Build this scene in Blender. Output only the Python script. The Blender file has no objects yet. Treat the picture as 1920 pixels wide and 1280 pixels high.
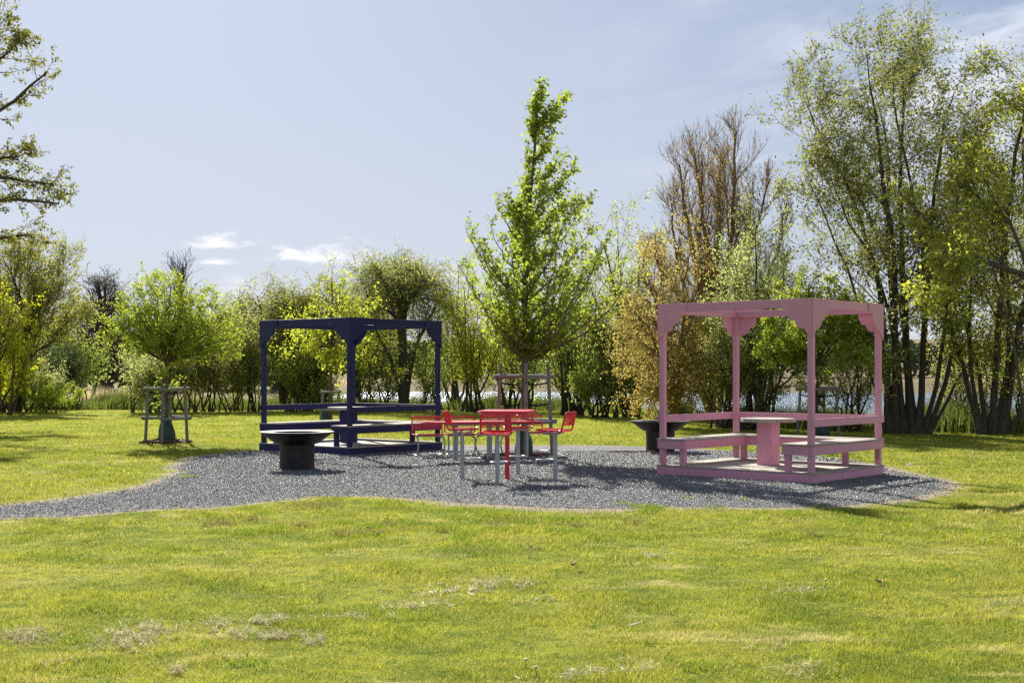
import bpy, math, random
import numpy as np
from mathutils import Vector
SC = bpy.context.scene
COL = SC.collection
F = 2400.0; HZ = 698.0; CX = 960.0; CAMH = 1.72          # lens and eye height used to measure distances

# ------------------------------------------------------------------ camera, sky, sun, exposure
cam_d = bpy.data.cameras.new('camera'); cam = bpy.data.objects.new('camera', cam_d); COL.objects.link(cam)
cam.location = (0, 0, CAMH); cam.rotation_euler = (math.radians(90), 0, 0)
cam_d.sensor_width = 36; cam_d.lens = 36 * F / 1920; cam_d.shift_y = (HZ - 640) / 1920
cam_d.clip_start = 0.1; cam_d.clip_end = 6000
SC.camera = cam
SUN_EL = math.radians(34); SUN_AZ = math.radians(-20)     # azimuth clockwise from +Y
sun_dir = Vector((math.sin(SUN_AZ) * math.cos(SUN_EL), math.cos(SUN_AZ) * math.cos(SUN_EL), math.sin(SUN_EL)))
sd = bpy.data.lights.new('sun', 'SUN'); sd.energy = 5.0; sd.angle = math.radians(0.53); sd.color = (1.0, 0.95, 0.86)
so = bpy.data.objects.new('sun', sd); COL.objects.link(so)
so.rotation_euler = sun_dir.to_track_quat('Z', 'Y').to_euler(); so.location = (-20, 60, 50)
SC.view_settings.view_transform = 'Standard'; SC.view_settings.look = 'None'
SC.view_settings.exposure = 1.07; SC.view_settings.gamma = 1.0
SC.cycles.max_bounces = 8; SC.cycles.diffuse_bounces = 4; SC.cycles.transmission_bounces = 4
SC.cycles.glossy_bounces = 2; SC.cycles.sample_clamp_indirect = 2.5; SC.cycles.adaptive_threshold = 0.006; SC.cycles.use_denoising = False

class NT:
    """tiny node-tree helper"""
    def __init__(s, tree): s.t = tree; s.N = tree.nodes; s.L = tree.links; s.N.clear()
    def n(s, typ, **kw):
        nd = s.N.new(typ)
        for k, v in kw.items(): setattr(nd, k, v)
        return nd
    def set(s, sock, v):
        if hasattr(v, 'is_linked') or isinstance(v, bpy.types.NodeSocket): s.L.new(v, sock)
        else: sock.default_value = v
    def math(s, op, a, b=0.0, c=0.0, clamp=False):
        nd = s.n('ShaderNodeMath', operation=op); nd.use_clamp = clamp
        s.set(nd.inputs[0], a); s.set(nd.inputs[1], b)
        if op in ('MULTIPLY_ADD', 'SMOOTH_MIN'): s.set(nd.inputs[2], c)
        return nd.outputs[0]
    def mix(s, f, a, b, blend='MIX'):
        nd = s.n('ShaderNodeMix', data_type='RGBA', blend_type=blend)
        s.set(nd.inputs[0], f)
        for i, v in ((6, a), (7, b)):
            s.set(nd.inputs[i], v if not (isinstance(v, tuple) and len(v) == 3) else (*v, 1))
        return nd.outputs[2]
    def noise(s, vec, scale, detail=3.0, rough=0.55, dist=0.0):
        nd = s.n('ShaderNodeTexNoise'); nd.inputs['Scale'].default_value = scale
        nd.inputs['Detail'].default_value = detail; nd.inputs['Roughness'].default_value = rough
        nd.inputs['Distortion'].default_value = dist
        if vec is not None: s.L.new(vec, nd.inputs['Vector'])
        return nd.outputs['Fac']
    def ramp(s, f, stops):
        nd = s.n('ShaderNodeValToRGB'); cr = nd.color_ramp
        while len(cr.elements) < len(stops): cr.elements.new(0.5)
        for e, (p, c) in zip(cr.elements, stops):
            e.position = p; e.color = (*c, 1) if len(c) == 3 else c
        s.L.new(f, nd.inputs[0]); return nd.outputs[0]
    def smooth(s, f, lo, hi):
        nd = s.n('ShaderNodeMapRange'); nd.interpolation_type = 'SMOOTHSTEP'
        s.L.new(f, nd.inputs['Value']); nd.inputs['From Min'].default_value = lo; nd.inputs['From Max'].default_value = hi
        return nd.outputs['Result']

def build_world():
    w = bpy.data.worlds.new('World'); SC.world = w; w.use_nodes = True
    t = NT(w.node_tree)
    sky = t.n('ShaderNodeTexSky', sky_type='NISHITA'); sky.sun_disc = False
    sky.sun_elevation = SUN_EL; sky.sun_rotation = SUN_AZ
    sky.air_density = 1.0; sky.dust_density = 1.0; sky.ozone_density = 1.6
    tc = t.n('ShaderNodeTexCoord').outputs['Generated']
    sp = t.n('ShaderNodeSeparateXYZ'); t.L.new(tc, sp.inputs[0])
    y = t.math('MAXIMUM', sp.outputs[1], 0.05)
    az = t.math('DIVIDE', sp.outputs[0], y); el = t.math('DIVIDE', sp.outputs[2], y)
    cb = t.n('ShaderNodeCombineXYZ'); t.L.new(az, cb.inputs[0]); t.L.new(t.math('MULTIPLY', el, 2.0), cb.inputs[1])
    n1 = t.noise(cb.outputs[0], 30, 9, 0.66, 0.3)
    cb2 = t.n('ShaderNodeCombineXYZ'); t.L.new(t.math('MULTIPLY', az, 0.45), cb2.inputs[0])
    t.L.new(t.math('ADD', t.math('MULTIPLY', el, 2.2), t.math('MULTIPLY', az, -0.35)), cb2.inputs[1])
    n2 = t.noise(cb2.outputs[0], 9, 7, 0.6, 0.6)
    tot = None
    for (px, py, hw, hh, up, soft) in ((412, 460, 66, 20, 0.5, .45), (560, 484, 80, 19, .5, .45), (628, 482, 95, 30, .45, .5), (680, 492, 45, 20, .5, .5),
                             (400, 492, 42, 9, .6, .7), (95, 512, 40, 26, .6, .8), (160, 540, 40, 18, .6, .8), (840, 520, 60, 34, .8, .9),
                             (450, 570, 90, 50, 1, .9), (1010, 640, 300, 60, 1, 1.0)):
        a0 = (px - CX) / F; e0 = (HZ - py) / F
        hw *= 1.15; hh *= 1.15
        dx = t.math('DIVIDE', t.math('SUBTRACT', az, a0), hw / F)
        de = t.math('SUBTRACT', el, e0)
        dy = t.math('DIVIDE', de, hh / F)
        lowr = t.math('MULTIPLY', t.math('MINIMUM', dy, 0.0), 1.0 / up)      # flatter underneath
        dyy = t.math('ADD', t.math('MAXIMUM', dy, 0.0), lowr)
        r = t.math('SQRT', t.math('ADD', t.math('MULTIPLY', dx, dx), t.math('MULTIPLY', dyy, dyy)))
        m = t.math('SUBTRACT', 1.0, r)
        m = t.math('ADD', m, t.math('MULTIPLY', t.math('SUBTRACT', n1, 0.5), 3.4))
        m = t.smooth(m, 0.0, soft*2.0)
        tot = m if tot is None else t.math('MAXIMUM', tot, m)
    # thin high cloud, mostly to the right
    right = t.smooth(az, -0.05, 0.42)
    cir = t.math('MULTIPLY', t.smooth(n2, 0.38, 0.68), right)
    cir = t.math('MULTIPLY', cir, 0.9)
    lowhaze = t.math('SUBTRACT', 1.0, t.smooth(el, 0.0, 0.34))
    leftveil = t.math('SUBTRACT', 1.0, t.smooth(az, -0.25, 0.45))
    veil = t.math('ADD', t.math('MULTIPLY', lowhaze, 0.30), t.math('MULTIPLY', leftveil, 0.22))
    sc_ = t.n('ShaderNodeSeparateColor'); t.L.new(sky.outputs[0], sc_.inputs[0]); cc = t.n('ShaderNodeCombineColor')
    for i, cap in enumerate(SKYCAP):        # bright aureole rolls off softly
        v_ = sc_.outputs[i]; t.L.new(t.math('DIVIDE', v_, t.math('ADD', 1.0, t.math('DIVIDE', v_, cap))), cc.inputs[i])
    c = t.mix(t.math('MINIMUM', veil, 1.0), cc.outputs[0], VEIL)
    c = t.mix(cir, c, (5.6, 5.8, 6.5)); c = t.mix(tot, c, (6.9, 6.95, 7.1))
    bg = t.n('ShaderNodeBackground'); t.L.new(c, bg.inputs[0]); bg.inputs[1].default_value = 0.074
    out = t.n('ShaderNodeOutputWorld'); t.L.new(bg.outputs[0], out.inputs[0])
SKYCAP = (6.1, 7.2, 10.0); VEIL = (4.5, 4.8, 5.5)
build_world()

# ------------------------------------------------------------------ helpers
def XP(px, Y): return (px - CX) * Y / F
def ZP(py, Y): return CAMH - (py - HZ) * Y / F
def G(px, py):
    Y = F * CAMH / (py - HZ); return (XP(px, Y), Y)

def tag(o, label=None, cat=None, group=None, kind=None):
    if label: o['label'] = label
    if cat: o['category'] = cat
    if group: o['group'] = group
    if kind: o['kind'] = kind
    return o
def empty(name, loc, rz=0, label=None, cat=None, group=None):
    o = bpy.data.objects.new(name, None); COL.objects.link(o); o.location = loc; o.rotation_euler = (0, 0, rz)
    o.empty_display_size = 0.2
    return tag(o, label, cat, group)
def copy_tree(o, parent=None):
    c = o.copy(); COL.objects.link(c)
    if parent: c.parent = parent
    for ch in list(o.children): copy_tree(ch, c)
    return c

def np_mesh(name, verts, faces, mat, parent=None, smooth=False, attr=None, loc=None):
    """verts (n,3); faces: list of (m,k) int arrays of equal k"""
    me = bpy.data.meshes.new(name)
    verts = np.asarray(verts, np.float32)
    if not isinstance(faces, list): faces = [faces]
    me.vertices.add(len(verts)); me.vertices.foreach_set('co', verts.ravel())
    loops = np.concatenate([f.ravel() for f in faces]).astype(np.int32)
    tots = np.concatenate([np.full(len(f), f.shape[1]) for f in faces]).astype(np.int32)
    starts = np.concatenate([[0], np.cumsum(tots)[:-1]]).astype(np.int32)
    me.loops.add(len(loops)); me.loops.foreach_set('vertex_index', loops)
    me.polygons.add(len(tots)); me.polygons.foreach_set('loop_start', starts)
    me.update(calc_edges=True)
    if smooth: me.polygons.foreach_set('use_smooth', np.ones(len(tots), bool))
    if attr is not None:
        for k, (dom, arr) in attr.items():
            a = me.attributes.new(k, 'FLOAT', dom); a.data.foreach_set('value', np.asarray(arr, np.float32))
    me.materials.append(mat)
    o = bpy.data.objects.new(name, me); COL.objects.link(o)
    if parent: o.parent = parent
    if loc: o.location = loc
    return o

class MB:
    def __init__(s): s.v = []; s.f = []
    def add(s, vs, fs):
        b = len(s.v); s.v += [tuple(v) for v in vs]; s.f += [tuple(b + i for i in f) for f in fs]; return s
    def box(s, x0, x1, y0, y1, z0, z1):
        return s.add([(x0,y0,z0),(x1,y0,z0),(x1,y1,z0),(x0,y1,z0),(x0,y0,z1),(x1,y0,z1),(x1,y1,z1),(x0,y1,z1)],
                     [(0,3,2,1),(4,5,6,7),(0,1,5,4),(1,2,6,5),(2,3,7,6),(3,0,4,7)])
    def prism(s, poly, origin, u, v, w):
        """poly in (u,v) plane, thickness vector w"""
        o = Vector(origin); u = Vector(u); v = Vector(v); w = Vector(w); n = len(poly)
        vs = [o + u*a + v*b for a, b in poly] + [o + u*a + v*b + w for a, b in poly]
        fs = [tuple(range(n-1, -1, -1)), tuple(range(n, 2*n))] + [(i, (i+1) % n, n+(i+1) % n, n+i) for i in range(n)]
        return s.add(vs, fs)
    def tube(s, pts, r, k=8, cap=True):
        pts = [Vector(p) for p in pts]; n = len(pts); rs = r if isinstance(r, (list, tuple)) else [r]*n
        vs = []; up = None
        for i, p in enumerate(pts):
            d = (pts[min(i+1, n-1)] - pts[max(i-1, 0)]).normalized()
            if up is None: up = d.orthogonal().normalized()
            up = (up - d*up.dot(d)).normalized(); sd_ = d.cross(up)
            for j in range(k):
                a = 2*math.pi*j/k; vs.append(p + (up*math.cos(a) + sd_*math.sin(a))*rs[i])
        fs = [(i*k+j, i*k+(j+1) % k, (i+1)*k+(j+1) % k, (i+1)*k+j) for i in range(n-1) for j in range(k)]
        if cap: fs += [tuple(range(k-1, -1, -1)), tuple((n-1)*k+j for j in range(k))]
        return s.add(vs, fs)
    def lathe(s, prof, k=40, c=(0, 0, 0)):
        vs = []; n = len(prof)
        for r, z in prof:
            for j in range(k):
                a = 2*math.pi*j/k; vs.append((c[0]+r*math.cos(a), c[1]+r*math.sin(a), c[2]+z))
        fs = [(i*k+j, i*k+(j+1) % k, (i+1)*k+(j+1) % k, (i+1)*k+j) for i in range(n-1) for j in range(k)]
        return s.add(vs, fs)
    def build(s, name, mat, parent=None, loc=None, bevel=0.0, smooth=False, autosm=False):
        me = bpy.data.meshes.new(name); me.from_pydata(s.v, [], s.f); me.update()
        if smooth: me.polygons.foreach_set('use_smooth', [True]*len(me.polygons))
        me.materials.append(mat)
        o = bpy.data.objects.new(name, me); COL.objects.link(o)
        if parent: o.parent = parent
        if loc: o.location = loc
        if bevel:
            m = o.modifiers.new('bevel', 'BEVEL'); m.width = bevel; m.segments = 2; m.limit_method = 'ANGLE'; m.angle_limit = math.radians(50)
        return o
def arc_path(pts, r, seg=5):
    """polyline with rounded corners"""
    P = [Vector(p) for p in pts]; out = [P[0]]
    for i in range(1, len(P)-1):
        a, b, c = P[i-1], P[i], P[i+1]; d1 = (a-b); d2 = (c-b)
        q = min(r, d1.length*0.45, d2.length*0.45); p1 = b + d1.normalized()*q; p2 = b + d2.normalized()*q
        for j in range(seg+1):
            t = j/seg; out.append(p1*(1-t)**2 + b*2*t*(1-t) + p2*t*t)
    out.append(P[-1]); return out

# ------------------------------------------------------------------ materials
def mat_new(name):
    m = bpy.data.materials.new(name); m.use_nodes = True; return m, NT(m.node_tree)
def finish(t, shader, bump=None):
    o = t.n('ShaderNodeOutputMaterial'); t.L.new(shader, o.inputs[0])
def bsdf(t, color, rough=0.6, metal=0.0, spec=0.5, bump=None, bs=0.3, bd=0.01):
    b = t.n('ShaderNodeBsdfPrincipled')
    t.set(b.inputs['Base Color'], color if not (isinstance(color, tuple) and len(color) == 3) else (*color, 1))
    t.set(b.inputs['Roughness'], rough); b.inputs['Metallic'].default_value = metal
    b.inputs['Specular IOR Level'].default_value = spec
    if bump is not None:
        bn = t.n('ShaderNodeBump'); bn.inputs['Strength'].default_value = bs; bn.inputs['Distance'].default_value = bd
        t.L.new(bump, bn.inputs['Height']); t.L.new(bn.outputs[0], b.inputs['Normal'])
    return b.outputs[0]
def paint_mat(name, col, dirt, rough=0.55, wear=0.35):
    m, t = mat_new(name); tc = t.n('ShaderNodeTexCoord').outputs['Object']
    mp = t.n('ShaderNodeMapping'); t.L.new(tc, mp.inputs[0]); mp.inputs['Scale'].default_value = (1, 1, 0.3)
    n = t.noise(mp.outputs[0], 9, 8, 0.72); n2 = t.noise(tc, 60, 3, 0.6)
    c = t.mix(t.math('MULTIPLY', t.smooth(n, 0.45, 0.75), wear), col, dirt)
    c = t.mix(t.math('MULTIPLY', t.smooth(n2, 0.62, 0.72), 0.4*wear), c, tuple(0.5*x for x in dirt))
    oi = t.n('ShaderNodeObjectInfo').outputs['Random']; hs = t.n('ShaderNodeHueSaturation'); t.L.new(c, hs.inputs['Color'])
    gm = t.n('ShaderNodeMapping'); t.L.new(tc, gm.inputs[0]); gm.inputs['Scale'].default_value = (14, 14, 3)
    grain = t.noise(gm.outputs[0], 3, 5, 0.65, 0.6)
    t.L.new(t.math('ADD', t.math('MULTIPLY_ADD', oi, 0.16, 0.86), t.math('MULTIPLY', t.math('SUBTRACT', grain, .5), .16)), hs.inputs['Value'])
    finish(t, bsdf(t, hs.outputs[0], rough, bump=t.math('ADD', grain, t.math('MULTIPLY', n2, .4)), bs=0.3, bd=0.01)); return m
def wood_mat(name, c1, c2, scale=(1, 12, 12), rough=0.85):
    m, t = mat_new(name); tc = t.n('ShaderNodeTexCoord').outputs['Object']
    mp = t.n('ShaderNodeMapping'); t.L.new(tc, mp.inputs[0]); mp.inputs['Scale'].default_value = scale
    n = t.noise(mp.outputs[0], 5, 6, 0.7, 0.5); n2 = t.noise(tc, 3, 4)
    c = t.mix(t.smooth(n, 0.3, 0.7), c1, c2); c = t.mix(t.math('MULTIPLY', t.smooth(n2, .5, .8), .5), c, tuple(.55*x for x in c1))
    ri = t.n('ShaderNodeNewGeometry').outputs['Random Per Island']; hs = t.n('ShaderNodeHueSaturation'); t.L.new(c, hs.inputs['Color'])
    t.L.new(t.math('MULTIPLY_ADD', ri, 0.36, 0.80), hs.inputs['Value'])
    finish(t, bsdf(t, hs.outputs[0], rough, bump=n, bs=0.5, bd=0.01)); return m
def leaf_mat(name, c1, c2, trans=0.5, dark=None, gloss=0.022):
    """c1..c2 by the per-leaf random attribute"""
    m, t = mat_new(name)
    a = t.n('ShaderNodeAttribute', attribute_name='v').outputs['Fac']
    c = t.mix(a, c1, c2)
    if dark: c = t.mix(t.smooth(a, 0.82, 1.0), c, dark)
    d = t.n('ShaderNodeBsdfDiffuse'); t.L.new(c, d.inputs[0])
    tr = t.n('ShaderNodeBsdfTranslucent')
    ct = t.n('ShaderNodeHueSaturation'); t.L.new(c, ct.inputs['Color']); ct.inputs['Value'].default_value = 2.3; ct.inputs['Saturation'].default_value = 1.05
    t.L.new(ct.outputs[0], tr.inputs[0])
    mx = t.n('ShaderNodeMixShader'); mx.inputs[0].default_value = trans; t.L.new(d.outputs[0], mx.inputs[1]); t.L.new(tr.outputs[0], mx.inputs[2])
    g = t.n('ShaderNodeBsdfGlossy'); g.inputs['Roughness'].default_value = 0.42
    g.inputs['Color'].default_value = (0.9, 0.95, 0.9, 1)
    m2 = t.n('ShaderNodeMixShader'); m2.inputs[0].default_value = gloss; t.L.new(mx.outputs[0], m2.inputs[1]); t.L.new(g.outputs[0], m2.inputs[2])
    finish(t, m2.outputs[0]); return m
def bark_mat(name, c1, c2):
    m, t = mat_new(name); tc = t.n('ShaderNodeTexCoord').outputs['Object']
    mp = t.n('ShaderNodeMapping'); t.L.new(tc, mp.inputs[0]); mp.inputs['Scale'].default_value = (6, 6, 1.5)
    n = t.noise(mp.outputs[0], 4, 5, 0.7)
    finish(t, bsdf(t, t.mix(t.smooth(n, .3, .7), c1, c2), 0.9, bump=n, bs=0.6, bd=0.03, spec=.2)); return m
def lawn_color(t):
    """one colour field, by world position, shared by the soil sheet and the blades"""
    pos = t.n('ShaderNodeNewGeometry').outputs['Position']
    big = t.noise(pos, 0.35, 3, 0.5); mid = t.noise(pos, 1.6, 4, 0.6); sm = t.noise(pos, 6.5, 3, 0.6)
    mp = t.n('ShaderNodeMapping'); t.L.new(pos, mp.inputs[0]); mp.inputs['Scale'].default_value = (0.6, 1.7, 1); mp.inputs['Rotation'].default_value = (0, 0, -0.25)
    st = t.noise(mp.outputs[0], 1.1, 5, 0.65, 0.8)
    c = t.mix(t.smooth(mid, 0.35, 0.68), (0.150, 0.182, 0.016), (0.272, 0.288, 0.028))
    c = t.mix(t.math('MULTIPLY', t.smooth(big, .42, .66), .6), c, (0.33, 0.31, 0.045))
    c = t.mix(t.math('MULTIPLY', t.smooth(sm, .47, .70), .75), c, (0.075, 0.13, 0.010))
    c = t.mix(t.math('MULTIPLY', t.smooth(st, .55, .70), .8), c, (0.44, 0.38, 0.15))
    return c, pos, sm
def make_mats():
    M = {}
    M['pink'] = paint_mat('pink_paint', (0.70, 0.32, 0.42), (0.48, 0.25, 0.31), 0.55, 0.5)
    M['navy'] = paint_mat('navy_paint', (0.007, 0.009, 0.085), (0.015, 0.014, 0.06), 0.6)
    M['deck'] = wood_mat('weathered_deck_wood', (0.47, 0.425, 0.36), (0.30, 0.265, 0.22))
    M['stake'] = wood_mat('grey_stake_wood', (0.26, 0.245, 0.22), (0.14, 0.13, 0.118), (8, 8, 1))
    M['red'] = paint_mat('red_powder_coat', (0.72, 0.022, 0.045), (0.50, 0.03, 0.05), 0.32, 0.3)
    M['redtop'] = paint_mat('faded_red_top', (0.74, 0.045, 0.075), (0.60, 0.09, 0.11), 0.35, 0.5)
    m, t = mat_new('galvanised_steel'); tc = t.n('ShaderNodeTexCoord').outputs['Object']
    n = t.noise(tc, 25, 3); c = t.mix(n, (0.30, 0.35, 0.345), (0.46, 0.50, 0.49)); finish(t, bsdf(t, c, 0.55, 0.3)); M['steel'] = m
    m, t = mat_new('dark_rusty_iron'); tc = t.n('ShaderNodeTexCoord').outputs['Object']
    n = t.noise(tc, 6, 5, 0.7); c = t.mix(t.smooth(n, .45, .75), (0.010, 0.010, 0.012), (0.06, 0.034, 0.022)); finish(t, bsdf(t, c, 0.5, 0.3, bump=n, bs=.2)); M['iron'] = m
    m, t = mat_new('fire_plate_steel'); tc = t.n('ShaderNodeTexCoord').outputs['Object']
    n = t.noise(tc, 5, 5, 0.7); c = t.mix(t.smooth(n, .4, .7), (0.025, 0.022, 0.022), (0.085, 0.06, 0.05)); finish(t, bsdf(t, c, 0.5, 0.3, bump=n)); M['plate'] = m
    m, t = mat_new('ash'); tc = t.n('ShaderNodeTexCoord').outputs['Object']
    n = t.noise(tc, 20, 5, 0.7); finish(t, bsdf(t, t.mix(n, (.02, .02, .02), (.12, .11, .10)), 0.95, bump=n)); M['ash'] = m
    m, t = mat_new('green_bag_cloth'); tc = t.n('ShaderNodeTexCoord').outputs['Object']
    n = t.noise(tc, 9, 4); finish(t, bsdf(t, t.mix(n, (0.008, 0.04, 0.032), (0.02, 0.075, 0.06)), 0.5, bump=n, bs=.5, bd=.04)); M['bag'] = m
    m, t = mat_new('black_rubber_strap'); finish(t, bsdf(t, (0.012, 0.012, 0.013), 0.9, spec=.15)); M['strap'] = m
    M['bark'] = bark_mat('grey_brown_bark', (0.085, 0.065, 0.05), (0.16, 0.13, 0.10))
    M['bark_dark'] = bark_mat('dark_bark', (0.045, 0.037, 0.028), (0.12, 0.098, 0.075))
    M['bark_warm'] = bark_mat('warm_twig_bark', (0.15, 0.092, 0.038), (0.28, 0.185, 0.075))
    M['young'] = leaf_mat('fresh_green_leaf', (0.145, 0.185, 0.025), (0.275, 0.31, 0.045), 0.5)
    M['maple'] = leaf_mat('mid_green_leaf', (0.13, 0.175, 0.025), (0.265, 0.305, 0.04), 0.5)
    M['yellow'] = leaf_mat('yellow_green_leaf', (0.22, 0.25, 0.018), (0.36, 0.35, 0.03), 0.55)
    M['lime'] = leaf_mat('lime_leaf', (0.19, 0.22, 0.025), (0.31, 0.33, 0.045), 0.55)
    M['willow'] = leaf_mat('olive_willow_leaf', (0.156, 0.174, 0.042), (0.312, 0.324, 0.090), 0.5)
    M['dense'] = leaf_mat('deep_green_leaf', (0.131, 0.169, 0.031), (0.275, 0.306, 0.062), 0.5)
    M['grey'] = leaf_mat('grey_green_leaf', (0.176, 0.198, 0.066), (0.319, 0.341, 0.121), 0.5)
    M['gold'] = leaf_mat('golden_catkin_leaf', (0.225, 0.175, 0.05), (0.37, 0.305, 0.10), 0.5)
    M['bronze'] = leaf_mat('bronze_green_leaf', (0.143, 0.154, 0.033), (0.275, 0.270, 0.055), 0.5)
    M['darkleaf'] = leaf_mat('dark_green_leaf', (0.039, 0.058, 0.016), (0.091, 0.117, 0.033), 0.35)  # darker green leaf colour for the dark shrubs
    M['alder'] = leaf_mat('dark_bud_twig', (0.09, 0.075, 0.06), (0.17, 0.15, 0.09), 0.3)
    M['oak'] = leaf_mat('olive_young_oak_leaf', (0.079, 0.086, 0.014), (0.158, 0.151, 0.029), 0.5)
    M['rough'] = leaf_mat('rough_bank_blade', (0.06, 0.085, 0.018), (0.15, 0.17, 0.04), 0.35)
    M['topleaf'] = leaf_mat('dark_olive_leaf', (0.115, 0.128, 0.038), (0.270, 0.277, 0.074), 0.38)  # olive darkened so the tall tree's backlit silhouette is in the colour; thickets share it
    M['right'] = leaf_mat('yellowish_green_leaf', (0.156, 0.180, 0.036), (0.348, 0.348, 0.060), 0.45)
    M['dull'] = leaf_mat('withered_blade', (0.11, 0.10, 0.035), (0.24, 0.21, 0.08), 0.3)
    M['tan'] = leaf_mat('tan_bud_leaf', (0.20, 0.135, 0.045), (0.34, 0.25, 0.08), 0.4)
    M['reed'] = leaf_mat('dry_reed', (0.40, 0.31, 0.17), (0.55, 0.46, 0.28), 0.3)
    M['straw'] = leaf_mat('dry_cut_grass', (0.32, 0.29, 0.16), (0.56, 0.50, 0.32), 0.3, dark=(0.12, 0.10, 0.06))
    M['weed'] = leaf_mat('weed_leaf', (0.10, 0.145, 0.022), (0.20, 0.235, 0.035), 0.4)
    M['chips'] = leaf_mat('mulch_chips', (0.10, 0.055, 0.04), (0.26, 0.17, 0.13), 0.0)
    # lawn blades
    m, t = mat_new('lawn_blade'); c, pos, sm = lawn_color(t)
    a = t.n('ShaderNodeAttribute', attribute_name='v').outputs['Fac']
    hs = t.n('ShaderNodeHueSaturation'); t.L.new(c, hs.inputs['Color'])
    t.L.new(t.math('MULTIPLY_ADD', a, 0.9, 0.6), hs.inputs['Value'])
    c2 = t.mix(t.smooth(a, 0.90, 0.99), hs.outputs[0], (0.46, 0.40, 0.16))
    d = t.n('ShaderNodeBsdfDiffuse'); t.L.new(c2, d.inputs[0]); tr = t.n('ShaderNodeBsdfTranslucent')
    hv = t.n('ShaderNodeHueSaturation'); t.L.new(c2, hv.inputs['Color']); hv.inputs['Value'].default_value = 1.5; t.L.new(hv.outputs[0], tr.inputs[0])
    mx = t.n('ShaderNodeMixShader'); mx.inputs[0].default_value = 0.5; t.L.new(d.outputs[0], mx.inputs[1]); t.L.new(tr.outputs[0], mx.inputs[2])
    g = t.n('ShaderNodeBsdfGlossy'); g.inputs['Roughness'].default_value = 0.4
    m2 = t.n('ShaderNodeMixShader'); m2.inputs[0].default_value = 0.02; t.L.new(mx.outputs[0], m2.inputs[1]); t.L.new(g.outputs[0], m2.inputs[2])
    finish(t, m2.outputs[0]); M['blade'] = m
    # ground sheet
    m, t = mat_new('lawn_ground'); c, pos, sm = lawn_color(t)
    bare = t.n('ShaderNodeAttribute', attribute_name='bare').outputs['Fac']
    far = t.n('ShaderNodeAttribute', attribute_name='far').outputs['Fac']
    fine = t.noise(pos, 30, 4, 0.7); md = t.noise(pos, 4, 4, .6)
    c = t.mix(t.math('MULTIPLY', t.smooth(fine, .35, .7), .35), c, (0.06, 0.08, 0.012))
    c = t.mix(far, c, (0.34, 0.38, 0.018))
    f = t.smooth(t.math('ADD', bare, t.math('MULTIPLY', t.math('SUBTRACT', md, .5), .9)), 0.45, 0.85)
    c = t.mix(f, c, t.ramp(fine, [(0.3, (0.20, 0.155, 0.11)), (0.7, (0.46, 0.385, 0.28))]))
    shore = t.n('ShaderNodeAttribute', attribute_name='shore').outputs['Fac']
    c = t.mix(shore, c, (0.17, 0.13, 0.075))
    finish(t, bsdf(t, c, 0.95, spec=.1, bump=t.math('ADD', fine, md), bs=.7, bd=.04)); M['ground'] = m
    # gravel
    m, t = mat_new('crushed_grey_gravel'); pos = t.n('ShaderNodeNewGeometry').outputs['Position']
    v = t.n('ShaderNodeTexVoronoi'); v.inputs['Scale'].default_value = 42; t.L.new(pos, v.inputs['Vector'])
    n = t.noise(pos, 1.3, 4); hs = t.n('ShaderNodeSeparateColor'); t.L.new(v.outputs['Color'], hs.inputs[0])
    c = t.ramp(hs.outputs[0], [(0, (0.055, 0.056, 0.064)), (.5, (0.115, 0.116, 0.127)), (.85, (0.20, 0.20, 0.21)), (1, (0.32, 0.32, 0.325))])
    c = t.mix(t.math('MULTIPLY', t.smooth(n, .48, .75), .5), c, (0.26, 0.225, 0.175))
    finish(t, bsdf(t, c, 0.85, bump=t.math('SUBTRACT', 1.0, v.outputs['Distance']), bs=1.0, bd=.03)); M['gravel'] = m
    M['stone'] = leaf_mat('gravel_stone', (0.045, 0.046, 0.054), (0.235, 0.235, 0.245), 0.0, dark=(0.46, 0.46, 0.45), gloss=.08)
    # water
    m, t = mat_new('lake_water'); pos = t.n('ShaderNodeNewGeometry').outputs['Position']
    mp = t.n('ShaderNodeMapping'); t.L.new(pos, mp.inputs[0]); mp.inputs['Scale'].default_value = (0.8, 2.2, 1)
    n = t.noise(mp.outputs[0], 1.6, 5, .65); b = t.n('ShaderNodeBsdfPrincipled'); b.inputs['Base Color'].default_value = (0.10, 0.15, 0.19, 1)
    b.inputs['Roughness'].default_value = 0.26; b.inputs['IOR'].default_value = 1.33
    bn = t.n('ShaderNodeBump'); bn.inputs['Strength'].default_value = .9; bn.inputs['Distance'].default_value = .25; t.L.new(n, bn.inputs['Height']); t.L.new(bn.outputs[0], b.inputs['Normal'])
    finish(t, b.outputs[0]); M['water'] = m
    M['white'] = leaf_mat('white_fluff', (0.5, 0.49, 0.45), (0.6, 0.58, 0.54), .4, gloss=0)
    m, t = mat_new('brown_leaf'); n = t.noise(None, 8); finish(t, bsdf(t, t.mix(n, (0.24, 0.11, 0.07), (0.42, 0.25, 0.17)), 0.7)); M['brown'] = m
    m, t = mat_new('far_wood_green'); a = t.n('ShaderNodeAttribute', attribute_name='v').outputs['Fac']
    finish(t, bsdf(t, t.mix(a, (0.06, 0.085, 0.04), (0.12, 0.15, 0.07)), 0.95, spec=.1)); M['far'] = m
    return M
M = make_mats()

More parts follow.
